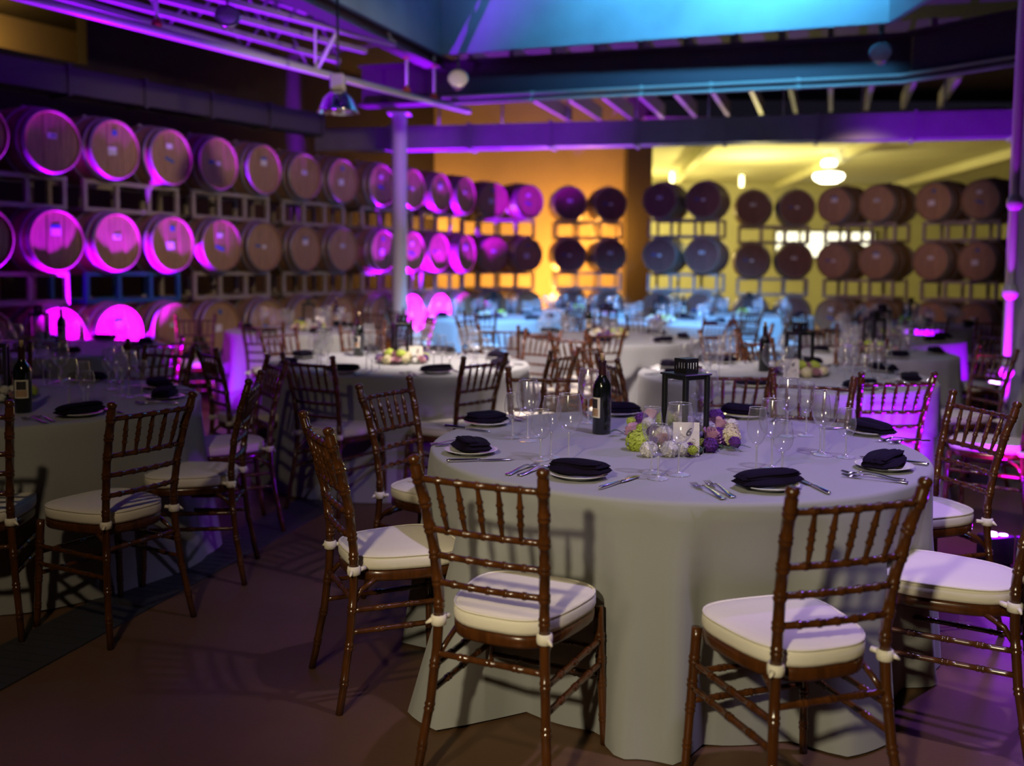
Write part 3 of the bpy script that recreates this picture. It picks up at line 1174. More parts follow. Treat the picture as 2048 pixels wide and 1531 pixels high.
BT = {('oak', v): make_barrel('oak', v) for v in range(5)}
BT.update({('stained', v): make_barrel('stained', v) for v in (2, 3)})


def make_rack(mt, feet):
    t = tmpl('barrel_rack')
    W, Dp = 0.60, 0.26
    up = MB().cbox(-0.022, 0.022, -0.022, 0.022, -0.135, 0.135, 0.003).mesh('upright', mt)
    rl = MB().cbox(-W, W, -0.022, 0.022, -0.022, 0.022, 0.003).mesh('rail', mt)
    cr = MB().cbox(-0.02, 0.02, -Dp, Dp, -0.02, 0.02, 0.003).mesh('crossbar', mt)
    ft = MB().cbox(-0.03, 0.03, -0.03, 0.03, 0, 0.145, 0.003).mesh('foot', mt)
    for y in (-Dp, Dp):
        for z in (0.0, 0.27):
            ob('rail', rl, t, (0, y, z))
        for x in (-W + 0.022, -0.2, 0.2, W - 0.022):
            ob('upright', up, t, (x, y, 0.135))
        if feet:
            for x in (-W + 0.05, W - 0.05):
                ob('foot', ft, t, (x, y, -0.165))
    for x in (-W + 0.05, W - 0.05):
        ob('crossbar', cr, t, (x, 0, 0.0))
    remember(t)
    return t


RK = {(c, f): make_rack(mt, f) for c, mt in (('grey', RACK), ('blue', RACKB)) for f in (False, True) if not (c == 'blue' and f)}
ORD = ['first', 'second', 'third', 'fourth', 'fifth', 'sixth', 'seventh', 'eighth', 'ninth', 'tenth', 'eleventh', 'twelfth', 'thirteenth',
       'fourteenth', 'fifteenth', 'sixteenth', 'seventeenth', 'eighteenth', 'nineteenth', 'twentieth', 'twenty-first', 'twenty-second', 'twenty-third', 'twenty-fourth']
STK = [(-4.40, 8.80, -59), (-3.71, 10.00, -62), (-3.06, 11.25, -61), (-2.42, 12.75, -60), (-1.62, 13.98, -60), (-0.92, 15.22, -60),
       (-0.02, 16.7, -33), (1.36, 17.3, -4), (2.74, 16.15, 24), (4.44, 16.75, 12), (5.45, 15.75, 44), (6.58, 14.72, 52)]
ROWZ = [('top', 2.55), ('middle', 1.65), ('bottom', 0.75)]
for si, (hx, hy, psi) in enumerate(STK):
    ps = R(psi)
    back = Vector((math.sin(ps), math.cos(ps), 0))
    row = Vector((math.cos(ps), -math.sin(ps), 0))
    rz = PI - ps
    for ri, (rn, zc) in enumerate(ROWZ):
        if si >= 9:
            zc -= 0.07
        c0 = Vector((hx, hy, zc)) + back * 0.46
        rk = RK[('blue', False)] if (si == 1 and ri == 1) else RK[('grey', ri == 2)]
        col = 'blue' if (si == 1 and ri == 1) else 'grey'
        place(rk, f'{col} steel barrel rack under the {rn} row, {ORD[si]} stack from the left', 'rack', c0 - Vector((0, 0, 0.585)), rz, 'steel barrel racks')
        for bi, s_ in enumerate((-1, 1)):
            n = si * 2 + bi
            kind = 'stained' if si in (7, 8, 9) else 'oak'
            var = (2 + (n + ri) % 2) if kind == 'stained' else (n * 2 + ri * 3) % 5
            tone = 'dark wine-stained' if kind == 'stained' else 'tan oak'
            c = c0 + row * (0.352 * s_) + back * random.uniform(-0.02, 0.02)
            place(BT[(kind, var)], f'{tone} wine barrel in the {rn} row, {ORD[n]} from the left', 'barrel', c, rz + R(random.uniform(-2, 2)), 'wine barrels on racks')

# ------------------------------------------------------------------ glassware
def make_glass(name, bowl, stem_top, foot_r):
    t = tmpl(name)
    m = MB()
    m.lathe([(0.0, 0.0005), (foot_r, 0.0), (foot_r + 0.0006, 0.0012), (foot_r - 0.002, 0.0024), (foot_r * 0.5, 0.0045), (0.008, 0.0085), (0.0045, 0.014)], 24)
    ob('foot', m.mesh('glass_foot', STEMG), t)
    m = MB()
    m.lathe([(0.0045, 0.014), (0.0036, 0.03), (0.0034, stem_top - 0.02), (0.0042, stem_top - 0.008), (0.0068, stem_top), (0.0, stem_top + 0.002)], 10)
    ob('stem', m.mesh('glass_stem', STEMG), t)
    # smooth the bowl profile
    pr = []
    for i in range(len(bowl) - 1):
        p0 = bowl[max(i - 1, 0)]
        p1, p2 = bowl[i], bowl[i + 1]
        p3 = bowl[min(i + 2, len(bowl) - 1)]
        for j in range(4):
            u = j / 4
            f = lambda a, b, c, d: 0.5 * ((2 * b) + (-a + c) * u + (2 * a - 5 * b + 4 * c - d) * u * u + (-a + 3 * b - 3 * c + d) * u ** 3)
            pr.append((f(p0[0], p1[0], p2[0], p3[0]), f(p0[1], p1[1], p2[1], p3[1])))
    pr.append(bowl[-1])
    m = MB()
    m.lathe(pr, 28)
    bo = ob('bowl', m.mesh('glass_bowl', GLASS), t)
    r_, z = bowl[-1]
    m = MB()
    m.lathe([(r_ - 0.0007, z - 0.001), (r_ + 0.0007, z - 0.001), (r_ + 0.0007, z + 0.0007), (r_ - 0.0007, z + 0.0007), (r_ - 0.0007, z - 0.001)], 28)
    ob('rim', m.mesh('glass_rim', STEMG), bo)
    remember(t)
    return t


G_BIG = make_glass('wine_glass', [(0.006, .103), (.020, .110), (.036, .128), (.0445, .152), (.0458, .170), (.0425, .203), (.0355, .236)], 0.103, 0.037)
G_TUL = make_glass('tulip_glass', [(0.006, .093), (.017, .103), (.028, .125), (.0335, .148), (.0338, .165), (.030, .195), (.0265, .218)], 0.093, 0.034)
G_SML = make_glass('goblet', [(0.006, .074), (.018, .080), (.029, .096), (.0335, .116), (.0335, .130), (.0300, .156), (.0265, .177)], 0.074, 0.033)
GK = {'b': (G_BIG, 'large round wine glass'), 't': (G_TUL, 'slender tulip wine glass'), 's': (G_SML, 'small goblet')}


# ------------------------------------------------------------------ plate, napkin, cutlery
def make_plate():
    m = MB()
    m.lathe([(0.0, 0.004), (0.05, 0.004), (0.056, 0.0), (0.060, 0.0005), (0.075, 0.009), (0.096, 0.0155), (0.0975, 0.017), (0.096, 0.018), (0.078, 0.0125), (0.060, 0.007), (0.0, 0.0065)], 40)
    return ob('bread_plate', m.mesh('bread_plate', CHINA))


def make_napkin():
    t = tmpl('folded_napkin')
    for li, (L_, W_, z0, h_, off) in enumerate(((0.106, 0.060, 0.0, 0.026, 0.0), (0.101, 0.050, 0.016, 0.022, 0.007), (0.090, 0.030, 0.030, 0.012, -0.012))):
        nu, nv = 22, 10
        vs, fs = [], []
        for side in (1, -1):
            for i in range(nu + 1):
                for j in range(nv + 1):
                    u, v = -1 + 2 * i / nu, -1 + 2 * j / nv
                    wl = W_ * (1 - 0.35 * abs(u) ** 3)
                    th = h_ * max(0, 1 - abs(u) ** 5) ** 0.5 * max(0, 1 - abs(v) ** 6) ** 0.5
                    z = z0 + h_ * 0.45 + (th * 0.55 if side > 0 else -th * 0.45)
                    if side > 0:
                        z += 0.0016 * math.sin(v * 9 + u * 2 + li)
                    z += 0.005 * u * abs(u)
                    vs.append((u * L_, v * wl + off + 0.004 * math.sin(u * 3 + li), z))
        n = (nu + 1) * (nv + 1)
        for k in (0, 1):
            for i in range(nu):
                for j in range(nv):
                    a = k * n + i * (nv + 1) + j
                    q = (a, a + nv + 1, a + nv + 2, a + 1)
                    fs.append(q if k == 0 else q[::-1])
        m = MB()
        m.add(vs, fs, True)
        ob('fold', m.mesh('napkin_fold', NAPK), t)
    remember(t)
    return t


def strip(m, pts, th=0.0016):
    """flat metal strip: list of (y, halfwidth, z)"""
    vs, fs = [], []
    for (y, w_, z) in pts:
        vs += [(-w_, y, z), (w_, y, z), (w_, y, z + th), (-w_, y, z + th)]
    for i in range(len(pts) - 1):
        a, b = i * 4, i * 4 + 4
        for k in range(4):
            k2 = (k + 1) % 4
            fs.append((a + k, a + k2, b + k2, b + k))
    fs += [(3, 2, 1, 0), tuple((len(pts) - 1) * 4 + k for k in range(4))]
    m.add(vs, fs, True)


def make_fork():
    t = tmpl('fork')
    m = MB()
    strip(m, [(-0.10, .0085, .003), (-0.095, .0105, .0025), (-0.06, .0075, .004), (-0.02, .0045, .010), (0.02, .0038, .014), (0.035, .0042, .013)], 0.0028)
    ob('handle', m.mesh('fork_handle', STEEL), t)
    m = MB()
    strip(m, [(0.033, .0042, .013), (0.043, .010, .010), (0.055, .0118, .006), (0.062, .0118, .0045)], 0.0020)
    hd = ob('fork_head', m.mesh('fork_head', STEEL), t)
    for k in range(4):
        x = -0.0096 + 0.0064 * k
        m = MB()
        m.tube([(x, 0.060, .0055), (x, 0.080, .0045), (x, 0.103, .0095)], [.0021, .0019, .0009], 6)
        ob('tine', m.mesh('fork_tine', STEEL), hd)
    remember(t)
    return t


def make_knife():
    t = tmpl('table_knife')
    m = MB()
    m.tube([(0, -0.118, .006), (0, -0.112, .006), (0, -0.06, .006), (0, -0.01, .006), (0, 0.0, .006)], [.004, .0062, .0058, .0046, .0042], 8)
    ob('handle', m.mesh('knife_handle', STEEL), t)
    m = MB()
    strip(m, [(0.0, .0045, .004), (0.02, .0085, .004), (0.07, .0098, .004), (0.105, .0078, .004), (0.118, .0016, .004)], 0.0018)
    ob('blade', m.mesh('knife_blade', STEEL), t)
    remember(t)
    return t


PLATE, NAPKIN, FORK, KNIFE = make_plate(), make_napkin(), make_fork(), make_knife()
remember(PLATE)
ZT = TOPZ + 0.001


def setting(key, x, y, cut=True, rot=0.0):
    """plate with napkin, forks and knife for the seat nearest to (x, y)"""
    tx, ty, Rt, ph = TABLES[key]
    a = math.atan2(y - ty, x - tx)
    sd_ = side_of(a)
    if (key, sd_, 'set') in CH_SIDE:
        sd_ = sd_ + ' corner'
    CH_SIDE[(key, sd_, 'set')] = 1
    f = Vector((-math.cos(a), -math.sin(a), 0))
    left = Vector((-f.y, f.x, 0))
    rz = math.atan2(f.y, f.x) - PI / 2
    p = Vector((x, y, ZT))
    place(PLATE, f'small white plate, {sd_} of {ph}', 'plate', p, rz, 'small white plates')
    place(NAPKIN, f'black folded napkin, {sd_} of {ph}', 'napkin', p + Vector((0, 0, 0.0145)), rz + rot, 'black folded napkins')
    if cut:
        place(FORK, f'outer steel fork, {sd_} of {ph}', 'fork', p + left * 0.205 - f * 0.015, rz + R(3), 'table forks')
        place(FORK, f'inner steel fork, {sd_} of {ph}', 'fork', p + left * 0.160, rz + R(-2), 'table forks')
        place(KNIFE, f'steel table knife, {sd_} of {ph}', 'knife', p - left * 0.150, rz + R(-4), 'table knives')
    return p, f, left, sd_


def glass_at(kind, p, label, group):
    g_, _ = GK[kind]
    place(g_, label, 'glass', (p[0], p[1], ZT), random.uniform(0, 6.28), group)


def full_setting(key, ang, cut, far=False, kinds='bts'):
    tx, ty, Rt, ph = TABLES[key]
    a = R(ang)
    rp = Rt - 0.155
    x, y = tx + rp * math.cos(a), ty + rp * math.sin(a)
    p, f, left, sd_ = setting(key, x, y, cut, R(random.uniform(-10, 10)))
    offs = {'b': (0.20, -0.05), 't': (0.235, -0.13), 's': (0.155, -0.135)}
    for k in kinds:
        df, dl = offs[k]
        q = p + f * (df + random.uniform(-0.015, 0.015)) + left * (dl + random.uniform(-0.015, 0.015))
        if far:
            glass_at(k, q, f'{GK[k][1]} among the glasses on {ph}', f'glasses on {ph}')
        else:
            glass_at(k, q, f'{GK[k][1]}, {sd_} of {ph}', 'stemmed glasses on the tables')


# front table, measured settings
for (px, py, ro) in ((1157, 954, -6), (1535, 976, 4), (1768, 937, -8), (1743, 868, 0), (1488, 834, 0), (1236, 829, 0), (973, 849, -10), (942, 906, 4)):
    q = bp(px, py, ZT)
    setting('T6', q.x, q.y, True, R(ro))
ph6 = 'of table 6'
for (k, px, py, lab) in (
        ('s', 1025, 875, 'small goblet standing far left on table 6'),
        ('b', 1055, 881, 'large wine glass standing far left on table 6'),
        ('t', 1064, 873, 'tulip glass behind the far left wine glass of table 6'),
        ('s', 1081, 919, 'small goblet left of the bottle on table 6'),
        ('t', 1102, 914, 'tulip glass left of the bottle on table 6'),
        ('b', 1137, 922, 'large wine glass nearest left of the bottle on table 6'),
        ('b', 1176, 845, 'large wine glass half hidden behind the bottle on table 6'),
        ('t', 1303, 945, 'tulip glass left in front of the number 6 card'),
        ('s', 1316, 957, 'small goblet nearest in front of the number 6 card'),
        ('b', 1357, 949, 'large wine glass in front of the number 6 card'),
        ('t', 1512, 945, 'tulip glass left behind the front right napkin of table 6'),
        ('b', 1543, 936, 'large wine glass behind the front right napkin of table 6'),
        ('s', 1564, 947, 'small goblet behind the front right napkin of table 6'),
        ('b', 1574, 872, 'tall wine glass at the back of the right cluster, table 6'),
        ('t', 1612, 871, 'tulip glass at the back of the right cluster, table 6'),
        ('b', 1647, 910, 'large wine glass in the right cluster of table 6'),
        ('t', 1640, 905, 'tulip glass seen through the right large glass of table 6'),
        ('s', 1691, 914, 'small goblet standing far right on table 6'),
        ('b', 1392, 846, 'large wine glass behind the lantern of table 6'),
        ('b', 1414, 850, 'large wine glass right behind the lantern post of table 6'),
        ('t', 1205, 838, 'tulip glass hidden behind the bottle on table 6')):
    q = bp(px, py, ZT)
    glass_at(k, q, lab, 'stemmed glasses on the tables')

for ang in (-110, -65, -20, 25, 70, 115, 160, 205):
    full_setting('T5', ang, True)
for ang in (-118, -72, -28, 18, 62, 108, 152, 198):
    full_setting('T4', ang, True)
for ang in (-84, -40, 6, 40, 84, 130):
    full_setting('T8', ang, True)
for ang in (-100, -55, -12, 33, 78, 170):
    full_setting('T9', ang, False)
for ang in (-110, -60, -8, 52, 172, 232):
    full_setting('T10', ang, False, True)
for ang in (-98, -50, -5, 40, 85, 130, 175, 220):
    full_setting('T7', ang, False, True)
for ang in (-95, -5, 85, 175):
    full_setting('R2', ang, False, True)
for ang in (-120, -60, 0, 60, 120, 180):
    full_setting('R3', ang, False, True)
for kk in ('R4', 'F1', 'F2', 'F3', 'F4'):
    for i in range(7):
        full_setting(kk, -100 + i * 51.4, False, True)


# ------------------------------------------------------------------ bottles
def make_bottle():
    t = tmpl('wine_bottle')
    m = MB()
    m.lathe([(0.0, 0.003), (0.034, 0.0), (0.0375, 0.004), (0.0378, 0.185), (0.036, 0.20), (0.030, 0.215), (0.020, 0.228), (0.0155, 0.240), (0.0145, 0.262), (0.0142, 0.295), (0.0, 0.296)], 28)
    ob('body', m.mesh('bottle_body', BOTTLE), t)
    m = MB()
    m.lathe([(0.0158, 0.236), (0.0152, 0.262), (0.0150, 0.288), (0.0162, 0.289), (0.0162, 0.297), (0.0145, 0.299), (0.009, 0.299)], 20)
    ob('capsule', m.mesh('bottle_capsule', FOIL), t)
    m = MB()
    m.lathe([(0.0, 0.299), (0.0095, 0.299), (0.0098, 0.326), (0.009, 0.328), (0.0, 0.328)], 14)
    ob('cork', m.mesh('bottle_cork', CORK), t)
    m = MB()
    m.lathe([(0.0382, 0.068), (0.0382, 0.150)], 14, a0=R(-48), a1=R(48))
    lb = ob('label', m.mesh('bottle_label', LABELM), t)
    m = MB()
    m.lathe([(0.0384, 0.106), (0.0384, 0.144)], 10, a0=R(-32), a1=R(32))
    ob('label_print', m.mesh('label_print', LABELD), lb)
    m = MB()
    m.lathe([(0.0384, 0.074), (0.0384, 0.104)], 10, a0=R(-36), a1=R(36))
    ob('label_picture', m.mesh('label_picture', LABELR), lb)
    remember(t)
    return t


BOT = make_bottle()
for (px, py, rz, lab) in ((1203, 866, 205, 'dark corked wine bottle on table 6'), (718, 712, 240, 'dark wine bottle on the table numbered 5'),
                          (47, 824, 285, 'dark wine bottle at the left edge on the dark table'), (124, 690, 285, 'wine bottle before the magenta barrels at left'),
                          (1528, 742, 60, 'dark wine bottle behind the glasses on table 4'), (1740, 700, 200, 'dark wine bottle on the small table at right'),
                          (673, 652, 270, 'wine bottle on the violet table left of the column'), (1177, 668, 270, 'wine bottle on the pale table behind table 6'),
                          (1367, 634, 250, 'small distant wine bottle on the far blue table')):
    q = bp(px, py, ZT)
    place(BOT, lab, 'bottle', q, R(rz), 'dark wine bottles')


# ------------------------------------------------------------------ lantern
def make_lantern():
    t = tmpl('candle_lantern')
    h = 0.060
    m = MB()
    m.cbox(-h, h, -h, h, 0.0, 0.018, 0.003)
    ob('base', m.mesh('lantern_base', BLACKM), t)
    for sx in (-1, 1):
        for sy in (-1, 1):
            m = MB()
            m.cbox(sx * h * 0.93 - 0.0085, sx * h * 0.93 + 0.0085, sy * h * 0.93 - 0.0085, sy * h * 0.93 + 0.0085, 0.018, 0.272, 0.0015)
            ob('corner_post', m.mesh('lantern_post', BLACKM), t)
    for k in range(4):
        M = Matrix.Rotation(k * PI / 2, 4, 'Z')
        m = MB()
        m.box(-h * 0.86, h * 0.86, -h * 0.93 - 0.001, -h * 0.93 + 0.001, 0.02, 0.27, M)
        ob('pane', m.mesh('lantern_pane', PANE), t)
        m = MB()
        m.box(-h * 0.9, h * 0.9, -h * 0.93 - 0.004, -h * 0.93 + 0.004, 0.258, 0.272, M)
        ob('top_bar', m.mesh('lantern_bar', BLACKM), t)
    m = MB()
    e = h * 1.16
    m.cbox(-e, e, -e, e, 0.272, 0.279, 0.002)
    ob('roof', m.mesh('lantern_roof', BLACKM), t)
    m = MB()
    c = 0.032
    m.box(-c * 0.8, c * 0.8, -c * 0.8, c * 0.8, 0.279, 0.288)
    for k in range(4):
        M = Matrix.Rotation(k * PI / 2, 4, 'Z')
        m.box(-c, c, -c, -c + 0.002, 0.279, 0.292, M)
        m.box(-c, c, -c, -c + 0.002, 0.320, 0.331, M)
        for x in (-0.032, -0.0185, -0.0045, 0.0095, 0.0235):
            m.box(x, x + 0.0085, -c, -c + 0.002, 0.292, 0.320, M)
    m.box(-c, c, -c, c, 0.331, 0.335)
    ob('chimney', m.mesh('lantern_chimney', BLACKM), t)
    m = MB()
    m.lathe([(0.0, 0.018), (0.028, 0.018), (0.028, 0.11), (0.024, 0.112), (0.0, 0.108)], 18)
    cn = ob('candle', m.mesh('candle', WAX), t)
    m = MB()
    m.tube([(0, 0, 0.108), (0.002, 0, 0.122)], 0.0012, 5)
    ob('wick', m.mesh('wick', BLACKM), cn)
    remember(t)
    return t


LAN = make_lantern()


# ------------------------------------------------------------------ flowers
def fm(name, c, v=0.25):
    return mat(name, c, 0.75, var=v, vscale=40)


MAUVE, PURP, LIME, CREAM, WHITE_F, BLUSH = fm('mauve_petal', (0.66, 0.36, 0.50)), fm('purple_petal', (0.12, 0.022, 0.22)), fm('lime_petal', (0.50, 0.62, 0.07)), fm('cream_petal', (0.80, 0.72, 0.40)), fm('white_petal', (0.80, 0.77, 0.70)), fm('blush_petal', (0.75, 0.45, 0.50))
LEAFM = fm('leaf_green', (0.04, 0.10, 0.03), 0.4)


def rose_mesh(mt, seed, r_=0.030):
    rnd = random.Random(seed)
    m = MB()
    for layer, (n, rb, rt, h, tilt) in enumerate(((3, .10, .22, .95, 0.0), (4, .22, .40, 1.0, .10), (5, .38, .62, .95, .22), (6, .55, .85, .80, .38), (7, .70, 1.05, .58, .5))):
        ph = rnd.uniform(0, 6.28)
        for k in range(n):
            a = ph + 2 * PI * k / n
            wd = 2.4 * PI / n
            vs, fs = [], []
            for i in range(4):
                t = i / 3
                rr = (rb * 0.5 + (rt - rb * 0.5) * t ** 0.8 + (0.12 * tilt * (t ** 3))) * r_
                z = (-0.5 + (h + 0.5) * t - tilt * 0.35 * t ** 3) * r_
                for j in range(5):
                    u = -1 + j / 2
                    ww = wd * 0.5 * (0.5 + 0.5 * math.sin(PI * (0.25 + 0.5 * t)))
                    zz = z - r_ * 0.18 * u * u * t
                    aa = a + u * ww
                    vs.append((rr * math.cos(aa), rr * math.sin(aa), zz))
            for i in range(3):
                for j in range(4):
                    q = i * 5 + j
                    fs.append((q, q + 1, q + 6, q + 5))
            m.add(vs, fs, True)
    return m.mesh('rose', mt)


def cluster_mesh(name, mt, seed, r_=0.033, n=70, fs_=0.010):
    rnd = random.Random(seed)
    m = MB()
    m.lathe([(0.0, -r_ * .8), (r_ * .7, -r_ * .5), (r_ * .86, 0), (r_ * .6, r_ * .62), (0.0, r_ * .86)], 10)
    for i in range(n):
        z = 1 - 1.55 * (i + 0.5) / n
        a = i * 2.39996
        s = math.sqrt(max(0, 1 - z * z))
        d = Vector((s * math.cos(a), s * math.sin(a), z))
        rr = r_ * rnd.uniform(0.92, 1.08)
        M = Matrix.Translation(d * rr) @ d.to_track_quat('Z', 'Y').to_matrix().to_4x4() @ Matrix.Rotation(rnd.uniform(0, 3), 4, 'Z')
        for k in range(4):
            b = k * PI / 2
            c, sn = math.cos(b), math.sin(b)
            w_ = fs_ * 0.42
            f = lambda x, y, z_: (c * x - sn * y, sn * x + c * y, z_)
            m.add([f(0, 0, 0), f(fs_ * 0.5, -w_, 0.001), f(fs_, 0, 0.003 * rnd.uniform(-1, 1)), f(fs_ * 0.5, w_, 0.001)], [(0, 1, 2, 3)], False, M)
    return m.mesh(name, mt)


def leaf_mesh(seed, L_=0.06, W_=0.014):
    m = MB()
    vs, fs = [], []
    for i in range(6):
        t = i / 5
        w_ = W_ * math.sin(PI * min(1, 0.08 + 0.92 * t)) * (1 - 0.2 * t)
        z = 0.012 * math.sin(PI * t)
        vs += [(L_ * t, -w_, z + 0.003), (L_ * t, 0, z), (L_ * t, w_, z + 0.003)]
    for i in range(5):
        for j in range(2):
            q = i * 3 + j
            fs.append((q, q + 1, q + 4, q + 3))
    m.add(vs, fs, False)
    return m.mesh('leaf', LEAFM)


def fern_mesh():
    m = MB()
    for i in range(12):
        t = i / 12
        for s_ in (-1, 1):
            L_ = 0.022 * math.sin(PI * (0.15 + 0.8 * t)) + 0.003
            x = 0.085 * t
            z = 0.012 * math.sin(PI * t)
            m.add([(x, 0, z), (x + 0.003, s_ * L_ * .5, z + .002), (x + 0.010, s_ * L_, z - 0.002), (x + 0.007, s_ * L_ * .45, z + .001)], [(0, 1, 2, 3)], False)
    m.tube([(0, 0, 0), (0.045, 0, 0.012), (0.092, 0, 0.002)], 0.0009, 5)
    return m.mesh('fern', LEAFM)


FL = {'rose': ('rose', rose_mesh(MAUVE, 1)), 'blush': ('rose', rose_mesh(BLUSH, 2)), 'hydr': ('hydrangea', cluster_mesh('hydrangea', LIME, 3)),
      'cream': ('hydrangea', cluster_mesh('hydrangea', CREAM, 4, 0.031, 60)), 'purp': ('lisianthus', cluster_mesh('lisianthus', PURP, 5, 0.023, 40, 0.014)),
      'white': ('stock_bloom', cluster_mesh('stock_bloom', WHITE_F, 6, 0.021, 44, 0.010)), 'button': ('button_bloom', cluster_mesh('button_bloom', LIME, 7, 0.014, 40, 0.005)),
      'leaf': ('leaf', leaf_mesh(1)), 'fern': ('fern', fern_mesh())}


def bloom(parent, kind, x, y, z, tilt=0.0, az=0.0, sc=1.0):
    nm, me = FL[kind]
    o = ob(nm, me, parent, (x, y, z))
    if kind in ('leaf', 'fern'):
        o.rotation_euler = (0, tilt, az)
    else:
        o.rotation_euler = Matrix.Rotation(az, 3, 'Z').to_4x4().to_euler()
        o.rotation_euler = (Matrix.Rotation(az, 4, 'Z') @ Matrix.Rotation(tilt, 4, 'Y')).to_euler()
    o.scale = (sc, sc, sc)
    return o


# front centrepiece
lc = Vector((0.662, 3.70, ZT))
fc = thing('flower_centerpiece', 'wreath of mauve roses, lime hydrangea and white stock on table 6', 'flowers', lc)
for (k, px, py, z, sc) in (('rose', 1268, 862, .035, 1.0), ('hydr', 1276, 882, .033, 1.05), ('purp', 1284, 840, .045, 1.0), ('button', 1262, 842, .055, 1.0), ('white', 1297, 846, .05, .9),
                          ('button', 1283, 856, .065, 1.1), ('purp', 1308, 864, .045, .9), ('cream', 1320, 872, .045, .75), ('white', 1338, 868, .05, 1.2), ('blush', 1325, 884, .03, .9),
                          ('white', 1298, 899, .025, 1.1), ('white', 1340, 900, .022, 1.15), ('purp', 1304, 884, .03, .8), ('white', 1405, 843, .06, 1.1), ('white', 1416, 855, .055, 1.0),
                          ('button', 1404, 862, .05, 1.0), ('button', 1404, 888, .025, 1.2), ('rose', 1434, 851, .055, 1.0), ('rose', 1416, 874, .04, 1.05), ('purp', 1440, 872, .04, 1.1),
                          ('purp', 1432, 834, .05, 1.1), ('purp', 1420, 893, .02, .9), ('white', 1462, 850, .055, 1.0), ('cream', 1460, 873, .04, 1.0), ('cream', 1462, 860, .05, .7),
                          ('purp', 1469, 884, .03, .7), ('white', 1390, 842, .045, .8), ('blush', 1300, 832, .05, .9), ('hydr', 1330, 838, .045, .9), ('cream', 1360, 836, .05, .9),
                          ('purp', 1378, 900, .02, .8), ('white', 1366, 895, .03, .9), ('button', 1386, 905, .016, 1.0)):
    q = bp(px, py, ZT + z) - lc
    d = math.atan2(q.y, q.x)
    rr = math.hypot(q.x, q.y)
    if rr < 0.10:
        q.x, q.y = 0.10 * math.cos(d), 0.10 * math.sin(d)
    bloom(fc, k, q.x, q.y, max(q.z, 0.026), 0.7, d, sc * 1.22)
for i in range(26):
    a = 2 * PI * i / 26 + random.uniform(-.1, .1)
    rr = random.uniform(0.09, 0.17)
    bloom(fc, 'leaf', rr * math.cos(a), rr * math.sin(a), 0.008, random.uniform(-.3, .1), a + random.uniform(-.5, .5), random.uniform(.7, 1.1))
for (px, py, az) in ((1452, 893, -.3), (1440, 898, -.7), (1246, 866, 3.3)):
    q = bp(px, py, ZT + .012) - lc
    bloom(fc, 'fern' if px > 1300 else 'leaf', q.x, q.y, 0.012, 0.0, az, 1.0)
place(LAN, 'black metal candle lantern with slotted chimney on table 6', 'lantern', lc, R(34), 'black candle lanterns')


def make_centerpiece():
    t = tmpl('flower_centerpiece')
    rnd = random.Random(5)
    kinds = ['hydr', 'white', 'purp', 'cream', 'blush', 'rose', 'white', 'purp', 'cream', 'white', 'hydr', 'blush', 'white', 'rose', 'cream', 'purp']
    for i, k in enumerate(kinds):
        a = 2 * PI * i / len(kinds)
        for ring, (rr, z) in enumerate(((0.165, 0.028), (0.115, 0.055))):
            kk = kinds[(i * 3 + ring * 5) % len(kinds)]
            bloom(t, kk, rr * math.cos(a + ring * .2), rr * math.sin(a + ring * .2), z + rnd.uniform(-.004, .012), .6, a, rnd.uniform(.85, 1.15))
    for i in range(16):
        a = 2 * PI * i / 16 + .1
        bloom(t, 'leaf', 0.14 * math.cos(a), 0.14 * math.sin(a), 0.008, -.1, a, 1.0)
    remember(t)
    return t


CEN = make_centerpiece()


# ------------------------------------------------------------------ number cards
def text_mesh(body, size, mt, shear=0.3, extr=0.0004):
    c = bpy.data.curves.new('number_text', 'FONT')
    c.body = body
    c.size = size
    c.shear = shear
    c.extrude = extr
    c.align_x = 'CENTER'
    c.align_y = 'CENTER'
    c.offset = 0.0006
    o = bpy.data.objects.new('number_text', c)
    COL.objects.link(o)
    bpy.context.view_layer.update()
    me = bpy.data.meshes.new_from_object(o.evaluated_get(bpy.context.evaluated_depsgraph_get()))
    bpy.data.objects.remove(o)
    me.materials.clear()
    me.materials.append(mt)
    return me


